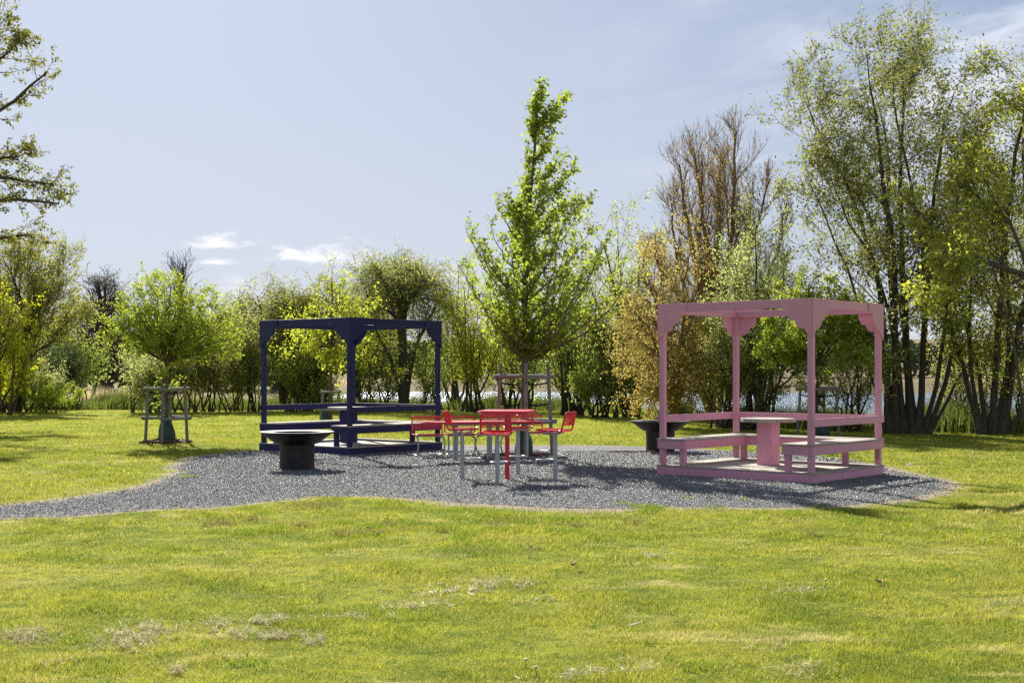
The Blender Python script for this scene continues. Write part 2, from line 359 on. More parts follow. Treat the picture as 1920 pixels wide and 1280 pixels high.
# ------------------------------------------------------------------ terrain
rngG = np.random.default_rng(7)
def vnoise(x, y, s, seed=0):
    """smooth value noise, numpy"""
    x = np.asarray(x)*s + seed*17.3; y = np.asarray(y)*s - seed*9.1
    xi = np.floor(x); yi = np.floor(y); fx = x-xi; fy = y-yi
    fx = fx*fx*(3-2*fx); fy = fy*fy*(3-2*fy)
    def h(a, b): v = np.sin(a*127.1+b*311.7+seed*74.7)*43758.5453; return v-np.floor(v)
    return (h(xi, yi)*(1-fx)+h(xi+1, yi)*fx)*(1-fy) + (h(xi, yi+1)*(1-fx)+h(xi+1, yi+1)*fx)*fy
SHX = [-200, -20, -2, 2, 5, 6.5, 8.3, 14, 40, 200]; SHY = [61, 61, 60, 58, 54, 47, 40.5, 37.5, 37, 37]
def shore_y(x): return np.interp(x, SHX, SHY)
def sstep(a, b, v): t = np.clip((v-a)/(b-a), 0, 1); return t*t*(3-2*t)
GRAVEL_PX = [(-420,985),(-420,958),(0,950),(120,938),(240,921),(300,907),(345,886),(338,874),(360,860),(420,851),(490,845),(700,842),(830,837),(1000,835),(1210,837),
             (1300,842),(1500,852),(1600,866),(1670,880),(1720,892),(1768,906),(1765,920),(1700,934),(1620,942),(1540,948),(1400,950),(1250,950),(1120,953),(1000,950),(900,943),
             (800,934),(700,929),(600,931),(500,941),(400,950),(300,954),(200,962),(100,969),(0,971)]
def smooth_poly(pts, n=16, amp=0.09, seed=3):
    P = np.array([G(*p) for p in pts]); out = []
    for i in range(len(P)):
        a, b = P[i], P[(i+1) % len(P)]
        for j in range(n): out.append(a+(b-a)*j/n)
    out = np.array(out)
    for _ in range(4): out = 0.5*out + 0.25*np.roll(out, 1, 0) + 0.25*np.roll(out, -1, 0)
    k = np.arange(len(out))
    out[:, 0] += amp*(vnoise(out[:, 0], out[:, 1], 3.0, seed)-.5)*2; out[:, 1] += 1.5*amp*(vnoise(out[:, 0], out[:, 1], 2.2, seed+1)-.5)*2+.6*amp*(vnoise(out[:, 0], out[:, 1], 7, seed+2)-.5)*2
    return out
GP = smooth_poly(GRAVEL_PX)
def inside(x, y, P=GP):
    r = np.zeros(len(x), bool); x1, y1 = P[-1]
    for x2, y2 in P:
        c = ((y1 > y) != (y2 > y))
        if c.any():
            with np.errstate(all='ignore'): xi = (x2-x1)*(y-y1)/(y2-y1+1e-12)+x1
            r ^= c & (x < xi)
        x1, y1 = x2, y2
    return r
def edge_dist(x, y, P=GP):
    d = np.full(len(x), 1e9); a = P[-1]
    for b in P:
        ab = b-a; L = (ab**2).sum()+1e-12
        t = np.clip(((x-a[0])*ab[0]+(y-a[1])*ab[1])/L, 0, 1)
        d = np.minimum(d, (x-a[0]-t*ab[0])**2+(y-a[1]-t*ab[1])**2); a = b
    return np.sqrt(d)
WATER_Z = -0.55
def height(x, y, d=None):
    """ground height: faint swells, a shore dropping to the lake, land beyond"""
    x = np.asarray(x, float); y = np.asarray(y, float)
    s = shore_y(x)
    h = 0.05*(vnoise(x, y, .35, 1)-.5) + 0.03*(vnoise(x, y, 1.3, 2)-.5)
    if d is not None: h = h*np.clip(d/0.6, 0, 1)
    elif True: h = h*sstep(0, 1, np.minimum(1, np.abs(y-20)/8.0)) if False else h
    h = h - 1.3*sstep(s, s+7, y)
    bank = sstep(70, 74, y)*sstep(-15, -19, x)*sstep(0, 1, 1.0)                      # left bank beyond the channel
    h = h + 1.45*bank
    h = h + 2.2*sstep(140, 165, y+0.15*x)*(1-bank) + 9*sstep(180, 420, y) + 3*vnoise(x, y, .01, 4)*sstep(180, 300, y)
    return h
def build_ground():
    xs = np.concatenate([-np.geomspace(400, 16, 26)[:-1], np.arange(-16, 16.01, .16), np.geomspace(16, 400, 26)[1:]])
    ys = np.concatenate([[-60, -30, -12, -2], np.arange(2, 40, .16), np.arange(40, 80, .6), np.geomspace(80, 1500, 45)])
    X, Y = np.meshgrid(xs, ys); x = X.ravel(); y = Y.ravel()
    d = np.full(len(x), 50.0); near = (y > 8) & (y < 34) & (np.abs(x) < 17); d[near] = edge_dist(x[near], y[near])
    ins = np.zeros(len(x), bool); ins[near] = inside(x[near], y[near])
    h = height(x, y, np.where(ins, 0, d)); h = np.where(ins & (d > .1), h-.02, h)
    n1, n2 = len(xs), len(ys); i = (np.arange(n2-1)[:, None]*n1+np.arange(n1-1)[None, :]).ravel()
    f = np.stack([i, i+1, i+n1+1, i+n1], 1)
    bare = np.exp(-(d/.38)**2)
    front = (y < 19.0) & (y > 15) & (x > -2.2) & (x < 1.4)
    bare = np.maximum(bare, np.where(front, 1.0*np.exp(-(d/.60)**2), 0))
    s = shore_y(x); sh = sstep(s-.5, s+2, y)*(1-.4*sstep(74, 76, y)*(x < -15))
    o = np_mesh('ground', np.stack([x, y, h], 1), f, M['ground'], smooth=True,
                attr={'bare': ('POINT', bare), 'far': ('POINT', 0.5*sstep(26, 42, y)*(y < 74)), 'shore': ('POINT', sh)})
    tag(o, kind='structure')
    # lake
    b = MB(); b.add([(-600, 36, WATER_Z), (600, 36, WATER_Z), (600, 200, WATER_Z), (-600, 200, WATER_Z)], [(0, 1, 2, 3)])
    tag(b.build('lake', M['water']), kind='structure')
    # gravel sheet, triangulated fan by ngon
    b = MB(); n = len(GP)
    b.add([(p[0], p[1], 0.004) for p in GP], [tuple(range(n))])
    g = b.build('gravel', M['gravel']); tag(g, kind='structure')
build_ground()

def blades_mesh(x, y, hgt, wid, lean, v, name, mat, z=None, parent=None, flat=0.0, rng=rngG, kind='stuff', label=None):
    n = len(x); a = rng.uniform(0, 2*np.pi, n); la = rng.uniform(0, 2*np.pi, n)
    z = height(x, y) if z is None else z
    dx = np.cos(a)*wid*.5; dy = np.sin(a)*wid*.5
    tx = x+np.cos(la)*lean*hgt + 0.12*hgt; ty = y+np.sin(la)*lean*hgt; tz = z+hgt*(1-flat)
    mx = x+.35*(tx-x); my = y+.35*(ty-y); mz = z+.6*(tz-z)
    V = np.empty((n, 5, 3), np.float32)
    V[:, 0] = np.stack([x-dx, y-dy, z], 1); V[:, 1] = np.stack([x+dx, y+dy, z], 1)
    V[:, 2] = np.stack([mx+dx*.75, my+dy*.75, mz], 1); V[:, 3] = np.stack([tx, ty, tz], 1); V[:, 4] = np.stack([mx-dx*.75, my-dy*.75, mz], 1)
    i = np.arange(n)[:, None]*5
    fq = i+np.array([0, 1, 2, 4]); ft = i+np.array([4, 2, 3])
    return np_mesh(name, V.reshape(-1, 3), [fq, ft], mat, parent, attr={'v': ('FACE', np.concatenate([v, v]))})

def build_lawn():
    rng = np.random.default_rng(11)
    N = 1150000
    # distance density ~ 1/Y^2 * width
    u = rng.random(N); Y0, Y1 = 6.4, 58.0
    yy = Y0*(Y1/Y0)**u                     # log uniform -> density ~ 1/Y, width ~ Y
    x = rng.uniform(-1, 1, N)*(yy*.43+.8)
    s = shore_y(x); keep = yy < s+.5
    x = x[keep]; yy = yy[keep]
    jx = rng.normal(0, .11, len(x)); jy = rng.normal(0, .17, len(x))
    near = (yy > 10) & (yy < 32)
    ins = np.zeros(len(x), bool); ins[near] = inside(x[near]+jx[near], yy[near]+jy[near])
    dn = np.full(len(x), 9.0); dn[near] = edge_dist(x[near], yy[near])
    thin = (rng.random(len(x)) < .95*np.exp(-(dn/(.20+.30*vnoise(x, yy, .9, 31)))**2)) | ((rng.random(len(x)) < .97*np.exp(-(dn/.55)**2)) & (yy < 19.0) & (x > -2.2) & (x < 1.4))
    k = ~ins & ~thin; x = x[k]; yy = yy[k]; dn = dn[k]
    tuft = vnoise(x, yy, 2.3, 5)*.6+vnoise(x, yy, 6, 6)*.4
    edge = np.exp(-((dn-.5)/.5)**2)
    hg = (0.014+0.046*tuft**2.5+.03*np.clip(tuft-.66, 0, 1)*3*edge)*(.45+.55*np.clip(dn/.6, 0, 1))*(0.7+.6*rng.random(len(x)))
    hg *= np.clip(yy/12, 1, 1.5)
    wd = 0.0028*np.clip(yy/8, 1, 5)*(0.7+.6*rng.random(len(x)))
    v = np.clip(rng.random(len(x)), 0, 1)
    o = blades_mesh(x, yy, hg, wd, 0.25+.75*rng.random(len(x)), v, 'grass', M['blade'], z=height(x, yy, dn)-.002, rng=rng)
    tag(o, 'short mown grass covering the whole lawn', 'grass', kind='stuff')
build_lawn()

def build_gravel_stones():
    rng = np.random.default_rng(5); N = 280000
    y = 14*(28/14)**rng.random(N); x = rng.uniform(-1, 1, N)*(y*.43+.5)
    k = inside(x+rng.normal(0, .13, N), y+rng.normal(0, .28, N)); x = x[k]; y = y[k]; n = len(x)
    s = rng.uniform(.005, .0125, n)*np.clip(y/18, .8, 1.4)
    base = np.array([[1, 0, -.35], [-.5, .87, -.35], [-.5, -.87, -.35], [0, 0, .8]])
    a = rng.uniform(0, 6.283, n); ca, sa = np.cos(a), np.sin(a)
    jit = rng.normal(0, .25, (n, 4, 3))
    P = (base[None]+jit)*s[:, None, None]
    V = np.empty_like(P); V[..., 0] = P[..., 0]*ca[:, None]-P[..., 1]*sa[:, None]+x[:, None]
    V[..., 1] = P[..., 0]*sa[:, None]+P[..., 1]*ca[:, None]+y[:, None]; V[..., 2] = P[..., 2]+.015+s[:, None]*.2
    i = np.arange(n)[:, None]*4
    f = np.concatenate([i+np.array(q) for q in ([0, 1, 3], [1, 2, 3], [2, 0, 3], [0, 2, 1])])
    v = rng.random(n); v = np.concatenate([v]*4)
    o = np_mesh('gravel_stones', V.reshape(-1, 3), f, M['stone'], attr={'v': ('FACE', v)})
    tag(o, 'loose crushed grey stones of the gravel clearing and path', 'gravel', kind='stuff')
build_gravel_stones()

# ------------------------------------------------------------------ pavilions
H = 2.867
def scallop():
    """bracket outline (u along the beam, v down from the top)"""
    p = [(0, 0), (.56, 0), (.525, .155), (.425, .155)]
    def qc(cx, cy, r, a0, a1, n=6): return [(cx+r*math.cos(math.radians(a0+(a1-a0)*i/n)), cy+r*math.sin(math.radians(a0+(a1-a0)*i/n))) for i in range(n+1)]
    p += [(.425, .215), (.418, .26)] + qc(.31, .255, .09, 10, 88, 6) + [(.29, .347), (.287, .365)]
    p += qc(.19, .375, .085, 10, 85, 6) + [(.175, .465), (.12, .475), (.10, .52), (0, .60)]
    return p
def make_pavilion(name, label, X, Y, rz, LX, LY, paint, table_label):
    r = empty(name, (X, Y, 0), rz, label, 'pavilion', 'open timber pavilions on the gravel'); P = M[paint]; D = M['deck']
    bv = 0.005
    # platform skirt and deck planks
    b = MB(); b.box(0, LX, 0, .03, -.03, .145); b.box(0, LX, LY-.03, LY, -.03, .145); b.box(0, .03, .03, LY-.03, -.03, .145); b.box(LX-.03, LX, .03, LY-.03, -.03, .145)
    b.build('platform_skirt', P, r, bevel=bv)
    b = MB(); n = 20; w = (LX+.02)/n
    for i in range(n): b.box(-.01+i*w+.004, -.01+(i+1)*w-.002, -.012, LY+.012, .1455, .17)
    b.build('deck', D, r, bevel=.003)
    a0, a1 = .03, .12
    corners = [(a0, a1, a0, a1), (LX-a1, LX-a0, a0, a1), (a0, a1, LY-a1, LY-a0), (LX-a1, LX-a0, LY-a1, LY-a0)]
    for c in corners: MB().box(*c, .1705, H-(.142 if c[0] == a0 or c[2] == a0 else .156)).build('post', P, r, bevel=bv)
    # roof beams
    t = .05
    for (x0, x1, y0, y1, zb, zt_) in ((a0, LX-a0, a0, a0+t, .140, .004), (a0, LX-a0, LY-a0-t, LY-a0, .154, .034), (a0, a0+t, a0+t+.001, LY-a0-t-.001, .140, .004), (LX-a0-t, LX-a0, a0+t+.001, LY-a0-t-.001, .154, .034)):
        MB().box(x0, x1, y0, y1, H-zb, H-zt_).build('roof_beam', P, r, bevel=bv)
    # scalloped corner brackets, outside the beams
    sc = scallop(); th = .022
    X0, X1, Y0, Y1 = a0-th, LX-a0+th, a0-th, LY-a0+th
    for (o, u, w) in (((X0, a0-.0005, H), (1, 0, 0), (0, -th, 0)), ((X1, a0-.0005, H), (-1, 0, 0), (0, -th, 0)),
                      ((X0, LY-a0+.0005, H), (1, 0, 0), (0, th, 0)), ((X1, LY-a0+.0005, H), (-1, 0, 0), (0, th, 0)),
                      ((a0-.0005, Y0+th+.001, H-.001), (0, 1, 0), (-th, 0, 0)), ((a0-.0005, Y1-th-.001, H-.001), (0, -1, 0), (-th, 0, 0)),
                      ((LX-a0+.0005, Y0+th+.001, H-.001), (0, 1, 0), (th, 0, 0)), ((LX-a0+.0005, Y1-th-.001, H-.001), (0, -1, 0), (th, 0, 0))):
        bb = MB(); bb.prism(sc, o, u, (0, 0, -1), w)
        # keep outward normals
        ob = bb.build('bracket', P, r, bevel=.003)
    # benches on three sides (entrance side x=0 is open)
    zt, dp, sk = .61, .56, .14
    xi = LX-dp
    def planks(x0, x1, y0, y1, along):
        b = MB(); n = 5
        for i in range(n):
            if along == 'x': w = (y1-y0)/n; b.box(x0, x1, y0+i*w+.003, y0+(i+1)*w-.003, zt-.028, zt)
            else: w = (x1-x0)/n; b.box(x0+i*w+.003, x0+(i+1)*w-.003, y0, y1, zt-.028, zt)
        b.build('bench_seat', D, r, bevel=.003)
    planks(-.006, LX+.006, -.006, dp, 'x'); planks(-.006, LX+.006, LY-dp, LY+.006, 'x'); planks(xi, LX+.006, dp+.003, LY-dp-.003, 'y')
    z0, z1 = zt-.029-sk, zt-.029
    def ap(*c): MB().box(*c, z0, z1).build('apron', P, r, bevel=.003)
    ap(.006, LX-.006, .006, .029); ap(.006, LX-.006, LY-.029, LY-.006); ap(LX-.029, LX-.006, .03, LY-.03)
    ap(.03, xi+.03, dp-.03, dp-.006); ap(.03, xi+.03, LY-dp+.006, LY-dp+.03); ap(xi+.006, xi+.029, dp-.005, LY-dp+.005)
    ap(.006, .029, .03, dp-.006); ap(.006, .029, LY-dp+.006, LY-.03)
    for (x, y) in ((.035, dp-.13), (.035, LY-dp+.04), (xi+.04, dp-.13), (xi+.04, LY-dp+.04)):
        MB().box(x, x+.09, y, y+.09, .171, z1-.002).build('bench_leg', P, r, bevel=bv)
    # back rails
    for c in ((.015, LX-.002, .0, .0285), (.015, LX-.002, LY-.0285, LY), (LX-.0285, LX-.001, .03, LY-.03)):
        MB().box(*c, .88, 1.0).build('back_rail', P, r, bevel=.004)
    # round table in the middle (its own thing, standing on the deck)
    ca, sa = math.cos(rz), math.sin(rz); lx, ly = LX*.47, LY*.5
    t_ = empty('round_table', (X+ca*lx-sa*ly, Y+sa*lx+ca*ly, .17), rz, table_label, 'table', 'round tables inside the pavilions')
    MB().box(-.14, .14, -.14, .14, .0, .72).build('column', P, t_, bevel=.006)
    b = MB()
    n = 7; R = .46
    for i in range(n):
        y0 = -R+i*2*R/n+.003; y1 = -R+(i+1)*2*R/n-.003
        ys = [y0+(y1-y0)*j/6 for j in range(7)]
        poly = [(math.sqrt(max(R*R-y*y, 0.0001)), y) for y in ys]+[(-math.sqrt(max(R*R-y*y, 0.0001)), y) for y in reversed(ys)]
        b.prism(poly, (0, 0, .722), (1, 0, 0), (0, 1, 0), (0, 0, .06))
    b.build('table_top', D, t_, bevel=.004)
    return r
PKX, PKY = XP(1525, 19.66), 19.66
make_pavilion('pavilion', 'pink open pavilion with scalloped corners and grey plank benches, on the right of the gravel', PKX, PKY, math.radians(49.0), 2.50, 2.90, 'pink',
              'round grey plank table on a square pink column, inside the pink pavilion')
BLX, BLY = XP(655.5, 26.5), 26.5
make_pavilion('pavilion', 'dark navy blue open pavilion with scalloped corners, behind the black fire bowl', BLX, BLY, math.radians(51), 2.86, 2.87, 'navy',
              'round pale topped table on a navy column, inside the navy pavilion')

# ------------------------------------------------------------------ fire bowls
def make_bowl(label, X, Y, rz):
    r = empty('fire_bowl', (X, Y, 0), rz, label, 'fire bowl', 'black iron fire bowls on the gravel')
    b = MB(); b.lathe([(.30, 0), (.31, 0), (.31, .452), (.30, .452)], 48)
    for k in range(6):
        z = .05+.06*k
        for a in (-1.95,): b.add([( .3115*math.cos(a)+dx, .3115*math.sin(a)-.003, z+dz) for dx, dz in ((-.008, 0), (0, -.008), (.008, 0), (0, .008))], [(0, 1, 2, 3)])
    b.build('pedestal', M['iron'], r, smooth=False)
    b = MB(); b.lathe([(.20, .44), (.31, .445), (.37, .462), (.46, .52), (.56, .595), (.62, .64), (.645, .66), (.635, .667)], 64); b.build('bowl', M['iron'], r, smooth=True)
    b = MB(); b.lathe([(.645, .655), (.648, .672), (.42, .664), (.42, .650), (.645, .655)], 64); b.build('plate', M['plate'], r)
    b = MB(); b.lathe([(.42, .650), (.36, .56), (.25, .50), (.001, .48)], 48); b.build('ash_bed', M['ash'], r)
    return r
make_bowl('black iron fire bowl on a thick pedestal, in front of the navy pavilion', XP(557, 22.75), 22.75, 0)
make_bowl('black iron fire bowl on a thick pedestal, half hidden behind the pink pavilion', XP(1238, 27.8), 27.8, .6)

# ------------------------------------------------------------------ red steel furniture
def wire_panel(b, p00, pu, pv, nu, nv, r=.0028, curve=None):
    """flat wire grid: nu wires along v, nv wires along u"""
    p00 = Vector(p00); pu = Vector(pu); pv = Vector(pv); c = curve or (lambda s, t: Vector((0, 0, 0)))
    for i in range(nu+1):
        s = i/nu; b.tube([p00+pu*s+pv*t+c(s, t) for t in (0, .33, .67, 1)], r, 4, False)
    for j in range(nv+1):
        t = j/nv; b.tube([p00+pu*s+pv*t+c(s, t) for s in (0, .25, .5, .75, 1)], r, 4, False)
def seat_parts(root, z, W=.46, Dp=.42, bh=.29, wr=.0045):
    """seat faces +y (the backrest is at -y)"""
    hw = W/2
    b = MB(); cz = lambda s, t: Vector((0, 0, -.02*math.sin(math.pi*s)))
    wire_panel(b, (-hw, -Dp/2, z), (W, 0, 0), (0, Dp, .015), 20, 18, wr, cz)
    b.tube(arc_path([(-hw, -Dp/2, z), (-hw, Dp/2-.0, z+.015), (hw, Dp/2, z+.015), (hw, -Dp/2, z)], .07), .015, 8)
    b.build('seat', M['red'], root)
    b = MB(); tilt = -.09
    yb = -Dp/2; yt = -Dp/2+tilt
    b.tube(arc_path([(-hw, yb+.03, z), (-hw, yb-.01, z+.01), (-hw, yt, z+bh), (hw, yt, z+bh), (hw, yb-.01, z+.01), (hw, yb+.03, z)], .05, 6), .015, 8)
    lo = .3
    cy = lambda s, t: Vector((0, -.02*math.sin(math.pi*s), 0))
    y0 = yb-.01+(yt-yb)*lo
    wire_panel(b, (-hw, y0, z+bh*lo), (W, 0, 0), (0, yt-y0, bh*(1-lo)), 20, 9, wr, cy)
    b.build('backrest', M['red'], root)
def make_stool():
    r = empty('bar_stool', (0, 0, 0))
    seat_parts(r, .80)
    b = MB(); b.box(-.20, .20, -.10, -.05, .752, .78); b.box(-.20, .20, .06, .11, .752, .78); b.box(-.03, .03, -.12, .14, .738, .7515); b.build('seat_bracket', M['steel'], r, bevel=.003)
    MB().tube([(0, -.03, -.02), (0, -.03, .737)], .034, 16).build('post', M['steel'], r, smooth=False)
    b = MB(); b.tube(arc_path([(-.02, -.03, .335), (-.13, .10, .335), (-.13, .26, .335), (.13, .26, .335), (.13, .10, .335), (.02, -.03, .335)], .08), .014, 8); b.build('footrest', M['steel'], r, smooth=True)
    return r
HC = (XP(951, 20.45), 20.5)
stool = make_stool(); ang0 = math.radians(-12)
stlab = ['red mesh bar stool nearest the camera, its back turned to it', 'red mesh bar stool on the right side of the high red table',
         'red mesh bar stool behind the high red table, facing the camera', 'red mesh bar stool on the left side of the high red table']
for k, (dpx, Yk) in enumerate(((933, 19.65), (1038, 20.3), (971, 21.35), (870, 20.65))):
    s = stool if k == 0 else copy_tree(stool)
    x = XP(dpx, Yk); s.location = (x, Yk, 0)
    # post sits slightly behind the seat middle; face the table
    a = math.atan2(HC[1]-Yk, HC[0]-x); s.rotation_euler = (0, 0, a-math.pi/2 + (0.06, -.15, .12, .1)[k])
    tag(s, stlab[k], 'bar stool', 'red mesh bar stools round the high table')
def rounded_rect(hx, hy, r, n=5):
    out = []
    for cx, cy, a0 in ((hx-r, hy-r, 0), (-hx+r, hy-r, 90), (-hx+r, -hy+r, 180), (hx-r, -hy+r, 270)):
        for i in range(n+1):
            a = math.radians(a0+90*i/n); out.append((cx+r*math.cos(a), cy+r*math.sin(a)))
    return out
def slab_top(name, hx, hy, r, z1, th, mat, parent):
    b = MB(); o = rounded_rect(hx, hy, r); i_ = rounded_rect(hx-.035, hy-.035, r-.03 if r > .04 else .01); n = len(o)
    vs = [(x, y, z1) for x, y in rounded_rect(hx-.012, hy-.012, max(r-.012, .01))]+[(x, y, z1-.014) for x, y in o]+[(x, y, z1-.022) for x, y in o]+[(x, y, z1-th) for x, y in i_]
    fs = [tuple(range(n)), tuple(3*n+n-1-k for k in range(n))]
    for L in range(3): fs += [(L*n+(k+1) % n, L*n+k, (L+1)*n+k, (L+1)*n+(k+1) % n) for k in range(n)]
    b.add(vs, fs); return b.build(name, mat, parent)
t = empty('high_table', (*HC, 0), ang0, 'high red steel bar table on one red column, among the four bar stools', 'table')
slab_top('table_top', .41, .41, .09, 1.115, .055, M['redtop'], t)
MB().tube([(.0, .0, -.02), (.0, .0, 1.059)], .038, 16).build('column', M['red'], t)
# long low table
lt = empty('long_table', (XP(904, 25.0), 25.0, 0), math.radians(12), 'long low red table with grey steel legs, behind the high bar table', 'table')
slab_top('table_top', 1.17, .34, .07, .77, .045, M['redtop'], lt)
for x in (-.55, -.50, .12, .17, .9):
    MB().tube([(x, .0, -.02), (x, .0, .724)], .028, 12).build('leg', M['steel'], lt)
b = MB(); b.box(-.75, 1.0, -.03, .03, .690, .7245); b.build('top_rail', M['steel'], lt, bevel=.003)
def make_chair():
    r = empty('mesh_chair', (0, 0, 0)); seat_parts(r, .45, .62, .44, .36)
    b = MB()
    b.tube(arc_path([(-.24, -.12, .40), (-.27, .16, .40), (-.27, .28, .25), (-.27, .10, .035), (.27, .10, .035), (.27, .28, .25), (.27, .16, .40), (.24, -.12, .40)], .12, 6), .017, 8)
    b.tube(arc_path([(-.27, .10, .035), (-.27, -.28, .035), (.27, -.28, .035), (.27, .10, .035)], .1, 5), .017, 8)
    b.box(-.27, .27, -.10, -.06, .415, .437); b.box(-.27, .27, .10, .14, .415, .437)
    b.build('sled_frame', M['steel'], r)
    return r
ch = make_chair()
chl = ['wide red mesh chair at the left end of the long low table', 'wide red mesh chair second from the left at the low table',
       'wide red mesh chair partly hidden behind the nearest bar stool', 'wide red mesh chair seen beyond the staked tree, right of the trunk']
for k, (px, Y, a) in enumerate(((805, 26.1, 14), (864, 26.3, 8), (922, 26.5, -16), (1006, 27.3, 32))):
    c = ch if k == 0 else copy_tree(ch)
    c.location = (XP(px, Y), Y, 0); c.rotation_euler = (0, 0, math.pi+math.radians(a)); tag(c, chl[k], 'chair', 'wide red mesh chairs at the low table')

# ------------------------------------------------------------------ tree growing
def unit(v): return v/np.maximum(np.linalg.norm(v, axis=-1, keepdims=True), 1e-9)
def tubes_np(levels, sides):
    Vs, Fs = [], []; base = 0
    for (P, R), k in zip(levels, sides):
        N, n, _ = P.shape
        T = np.gradient(P, axis=1); T = unit(T); ref = np.zeros_like(T); ref[..., 0] = .31; ref[..., 1] = .95; ref[..., 2] = .05
        U = unit(np.cross(T, ref)); W = np.cross(T, U)
        a = np.arange(k)*2*np.pi/k
        V = P[:, :, None]+R[:, :, None, None]*(U[:, :, None]*np.cos(a)[:, None]+W[:, :, None]*np.sin(a)[:, None])
        Vs.append(V.reshape(-1, 3))
        i = np.arange(N)[:, None, None]*n*k+np.arange(n-1)[None, :, None]*k; j = np.arange(k); jn = (j+1) % k
        F_ = np.stack([i+j, i+jn, i+k+jn, i+k+j], -1).reshape(-1, 4)+base
        Fs.append(F_); base += N*n*k
    return np.concatenate(Vs), np.concatenate(Fs)
def spline(pts, n):
    P = np.array(pts, float); m = len(P)
    if m < 3: t = np.linspace(0, 1, n)[:, None]; return P[0]*(1-t)+P[-1]*t
    Q = np.vstack([2*P[0]-P[1], P, 2*P[-1]-P[-2]]); out = []
    for u in np.linspace(0, m-1-1e-6, n):
        i = int(u); t = u-i; a, b, c, d = Q[i], Q[i+1], Q[i+2], Q[i+3]
        out.append(.5*((2*b)+(-a+c)*t+(2*a-5*b+4*c-d)*t*t+(-a+3*b-3*c+d)*t**3))
    return np.array(out)
def interp_on(P, idx, t):
    n = P.shape[1]; s = np.clip(t, 0, .9999)*(n-1); i = s.astype(int); f = (s-i)[:, None] if P.ndim == 3 else (s-i)
    return P[idx, i]*(1-f)+P[idx, i+1]*f, i
def grow(par, rad, rng, n, t0=.3, t1=1., ang=45, dang=12, length=1., lt=0., P=6, trop=(0, 0, .1), wob=.12, rs=.55, minr=.004, plen=True):
    """n children on every parent; length at t0 -> length*(1+lt) at t1"""
    N = par.shape[0]; idx = np.repeat(np.arange(N), n); j = np.tile(np.arange(n), N)
    tt = (j+rng.random(N*n))/n; t = t0+(t1-t0)*tt
    p0, i = interp_on(par, idx, t); r0, _ = interp_on(rad, idx, t)
    d = unit(par[idx, i+1]-par[idx, i])
    ref = unit(rng.normal(size=d.shape)); u = unit(np.cross(d, ref)); a = np.radians(ang+dang*rng.normal(size=N*n))[:, None]
    D = unit(d*np.cos(a)+u*np.sin(a))
    L = length*(1+lt*tt)*(0.75+.5*rng.random(N*n))
    if plen:
        pl = np.linalg.norm(np.diff(par, axis=1), axis=2).sum(1); L = L*np.clip(pl/pl.mean(), .35, 1.35)[idx]
    step = (L/(P-1))[:, None]; out = [p0]; cur = p0; tv = np.array(trop)
    for k in range(P-1):
        D = unit(D+tv*(1.0/(P-1))*2+wob*rng.normal(size=D.shape)); cur = cur+D*step; out.append(cur)
    Pn = np.stack(out, 1); tap = np.linspace(1, .25, P)[None, :]
    Rn = np.maximum(r0*rs, minr)[:, None]*tap; Rn = np.maximum(Rn, minr*.6)
    return Pn, Rn
def leaves_np(P, rng, per, size, spread=.05, aspect=.55, droop=.2, t0=.1, wind=.3, vbias=None):
    N = P.shape[0]; idx = np.repeat(np.arange(N), per); t = t0+(1-t0)*rng.random(N*per)
    c, _ = interp_on(P, idx, t); c = c+rng.normal(size=c.shape)*spread; n = len(c)
    A = unit(rng.normal(size=(n, 3))+np.array([wind, 0, -droop])); B = unit(np.cross(A, rng.normal(size=(n, 3))))
    s = (size*(.6+.8*rng.random(n)))[:, None]; w = B*s*aspect*.5
    fold = np.cross(A, B)*s*.12
    V = np.stack([c, c+A*s*.45+w+fold, c+A*s, c+A*s*.45-w+fold], 1)
    v = .65*rng.random(n)+.35*rng.random(N)[idx]
    return V.reshape(-1, 3), np.arange(n*4).reshape(n, 4), v
CNT = [0]
def plant(name, label, cat, base, stems, r0, levels, leaf, bark, leafmat, seed, group=None, tip=.2, sp=11, wobble=.03, sides=(8, 5, 4, 3, 3), crown_extra=None, names=('trunk', 'crown')):
    """stems: list of control polylines (world); everything is stored relative to base"""
    rng = np.random.default_rng(seed); base = np.array(base, float)
    S = np.stack([spline(s, sp) for s in stems])-base
    S[:, 1:] += rng.normal(size=S[:, 1:].shape)*wobble
    rr = np.array(r0 if isinstance(r0, (list, tuple)) else [r0]*len(stems), float)[:, None]*np.linspace(1, tip, sp)[None, :]
    rr[:, 0] *= 1.35
    lv = [(S, rr)]
    for g in levels: lv.append(grow(lv[-1][0], lv[-1][1], rng, **g))
    e = empty(name, tuple(base), 0, label, cat, group)
    V, Fq = tubes_np(lv, sides[:len(lv)]); np_mesh(names[0], V, Fq, M[bark], e, smooth=True)
    Ls = []
    for lf in (leaf if isinstance(leaf, list) else [leaf]):
        if not lf: continue
        lf = dict(lf); L = lf.pop('level', len(lv)-1); Ls.append(leaves_np(lv[L][0], rng, **lf))
    if Ls:
        off = 0; VV = []; FF = []; vv = []
        for a, f, v in Ls: VV.append(a); FF.append(f+off); vv.append(v); off += len(a)
        VV = np.concatenate(VV); FF = np.concatenate(FF); vv = np.concatenate(vv); CNT[0] += len(FF)
        np_mesh(names[1], VV, FF, M[leafmat], e, attr={'v': ('FACE', vv)})
    return e
def pxs(stems, Y, seed=0, dy=.6):
    """stems given as photo measurements at distance Y; a depth spread makes them three-dimensional"""
    rng = random.Random(seed); out = []
    for s in stems:
        o = rng.uniform(-dy, dy)*2; n = len(s)
        out.append([(XP(p[0], Y), Y+o*(k/(n-1)), ZP(p[1], Y) if k else -.08) for k, p in enumerate(s)])
    return out

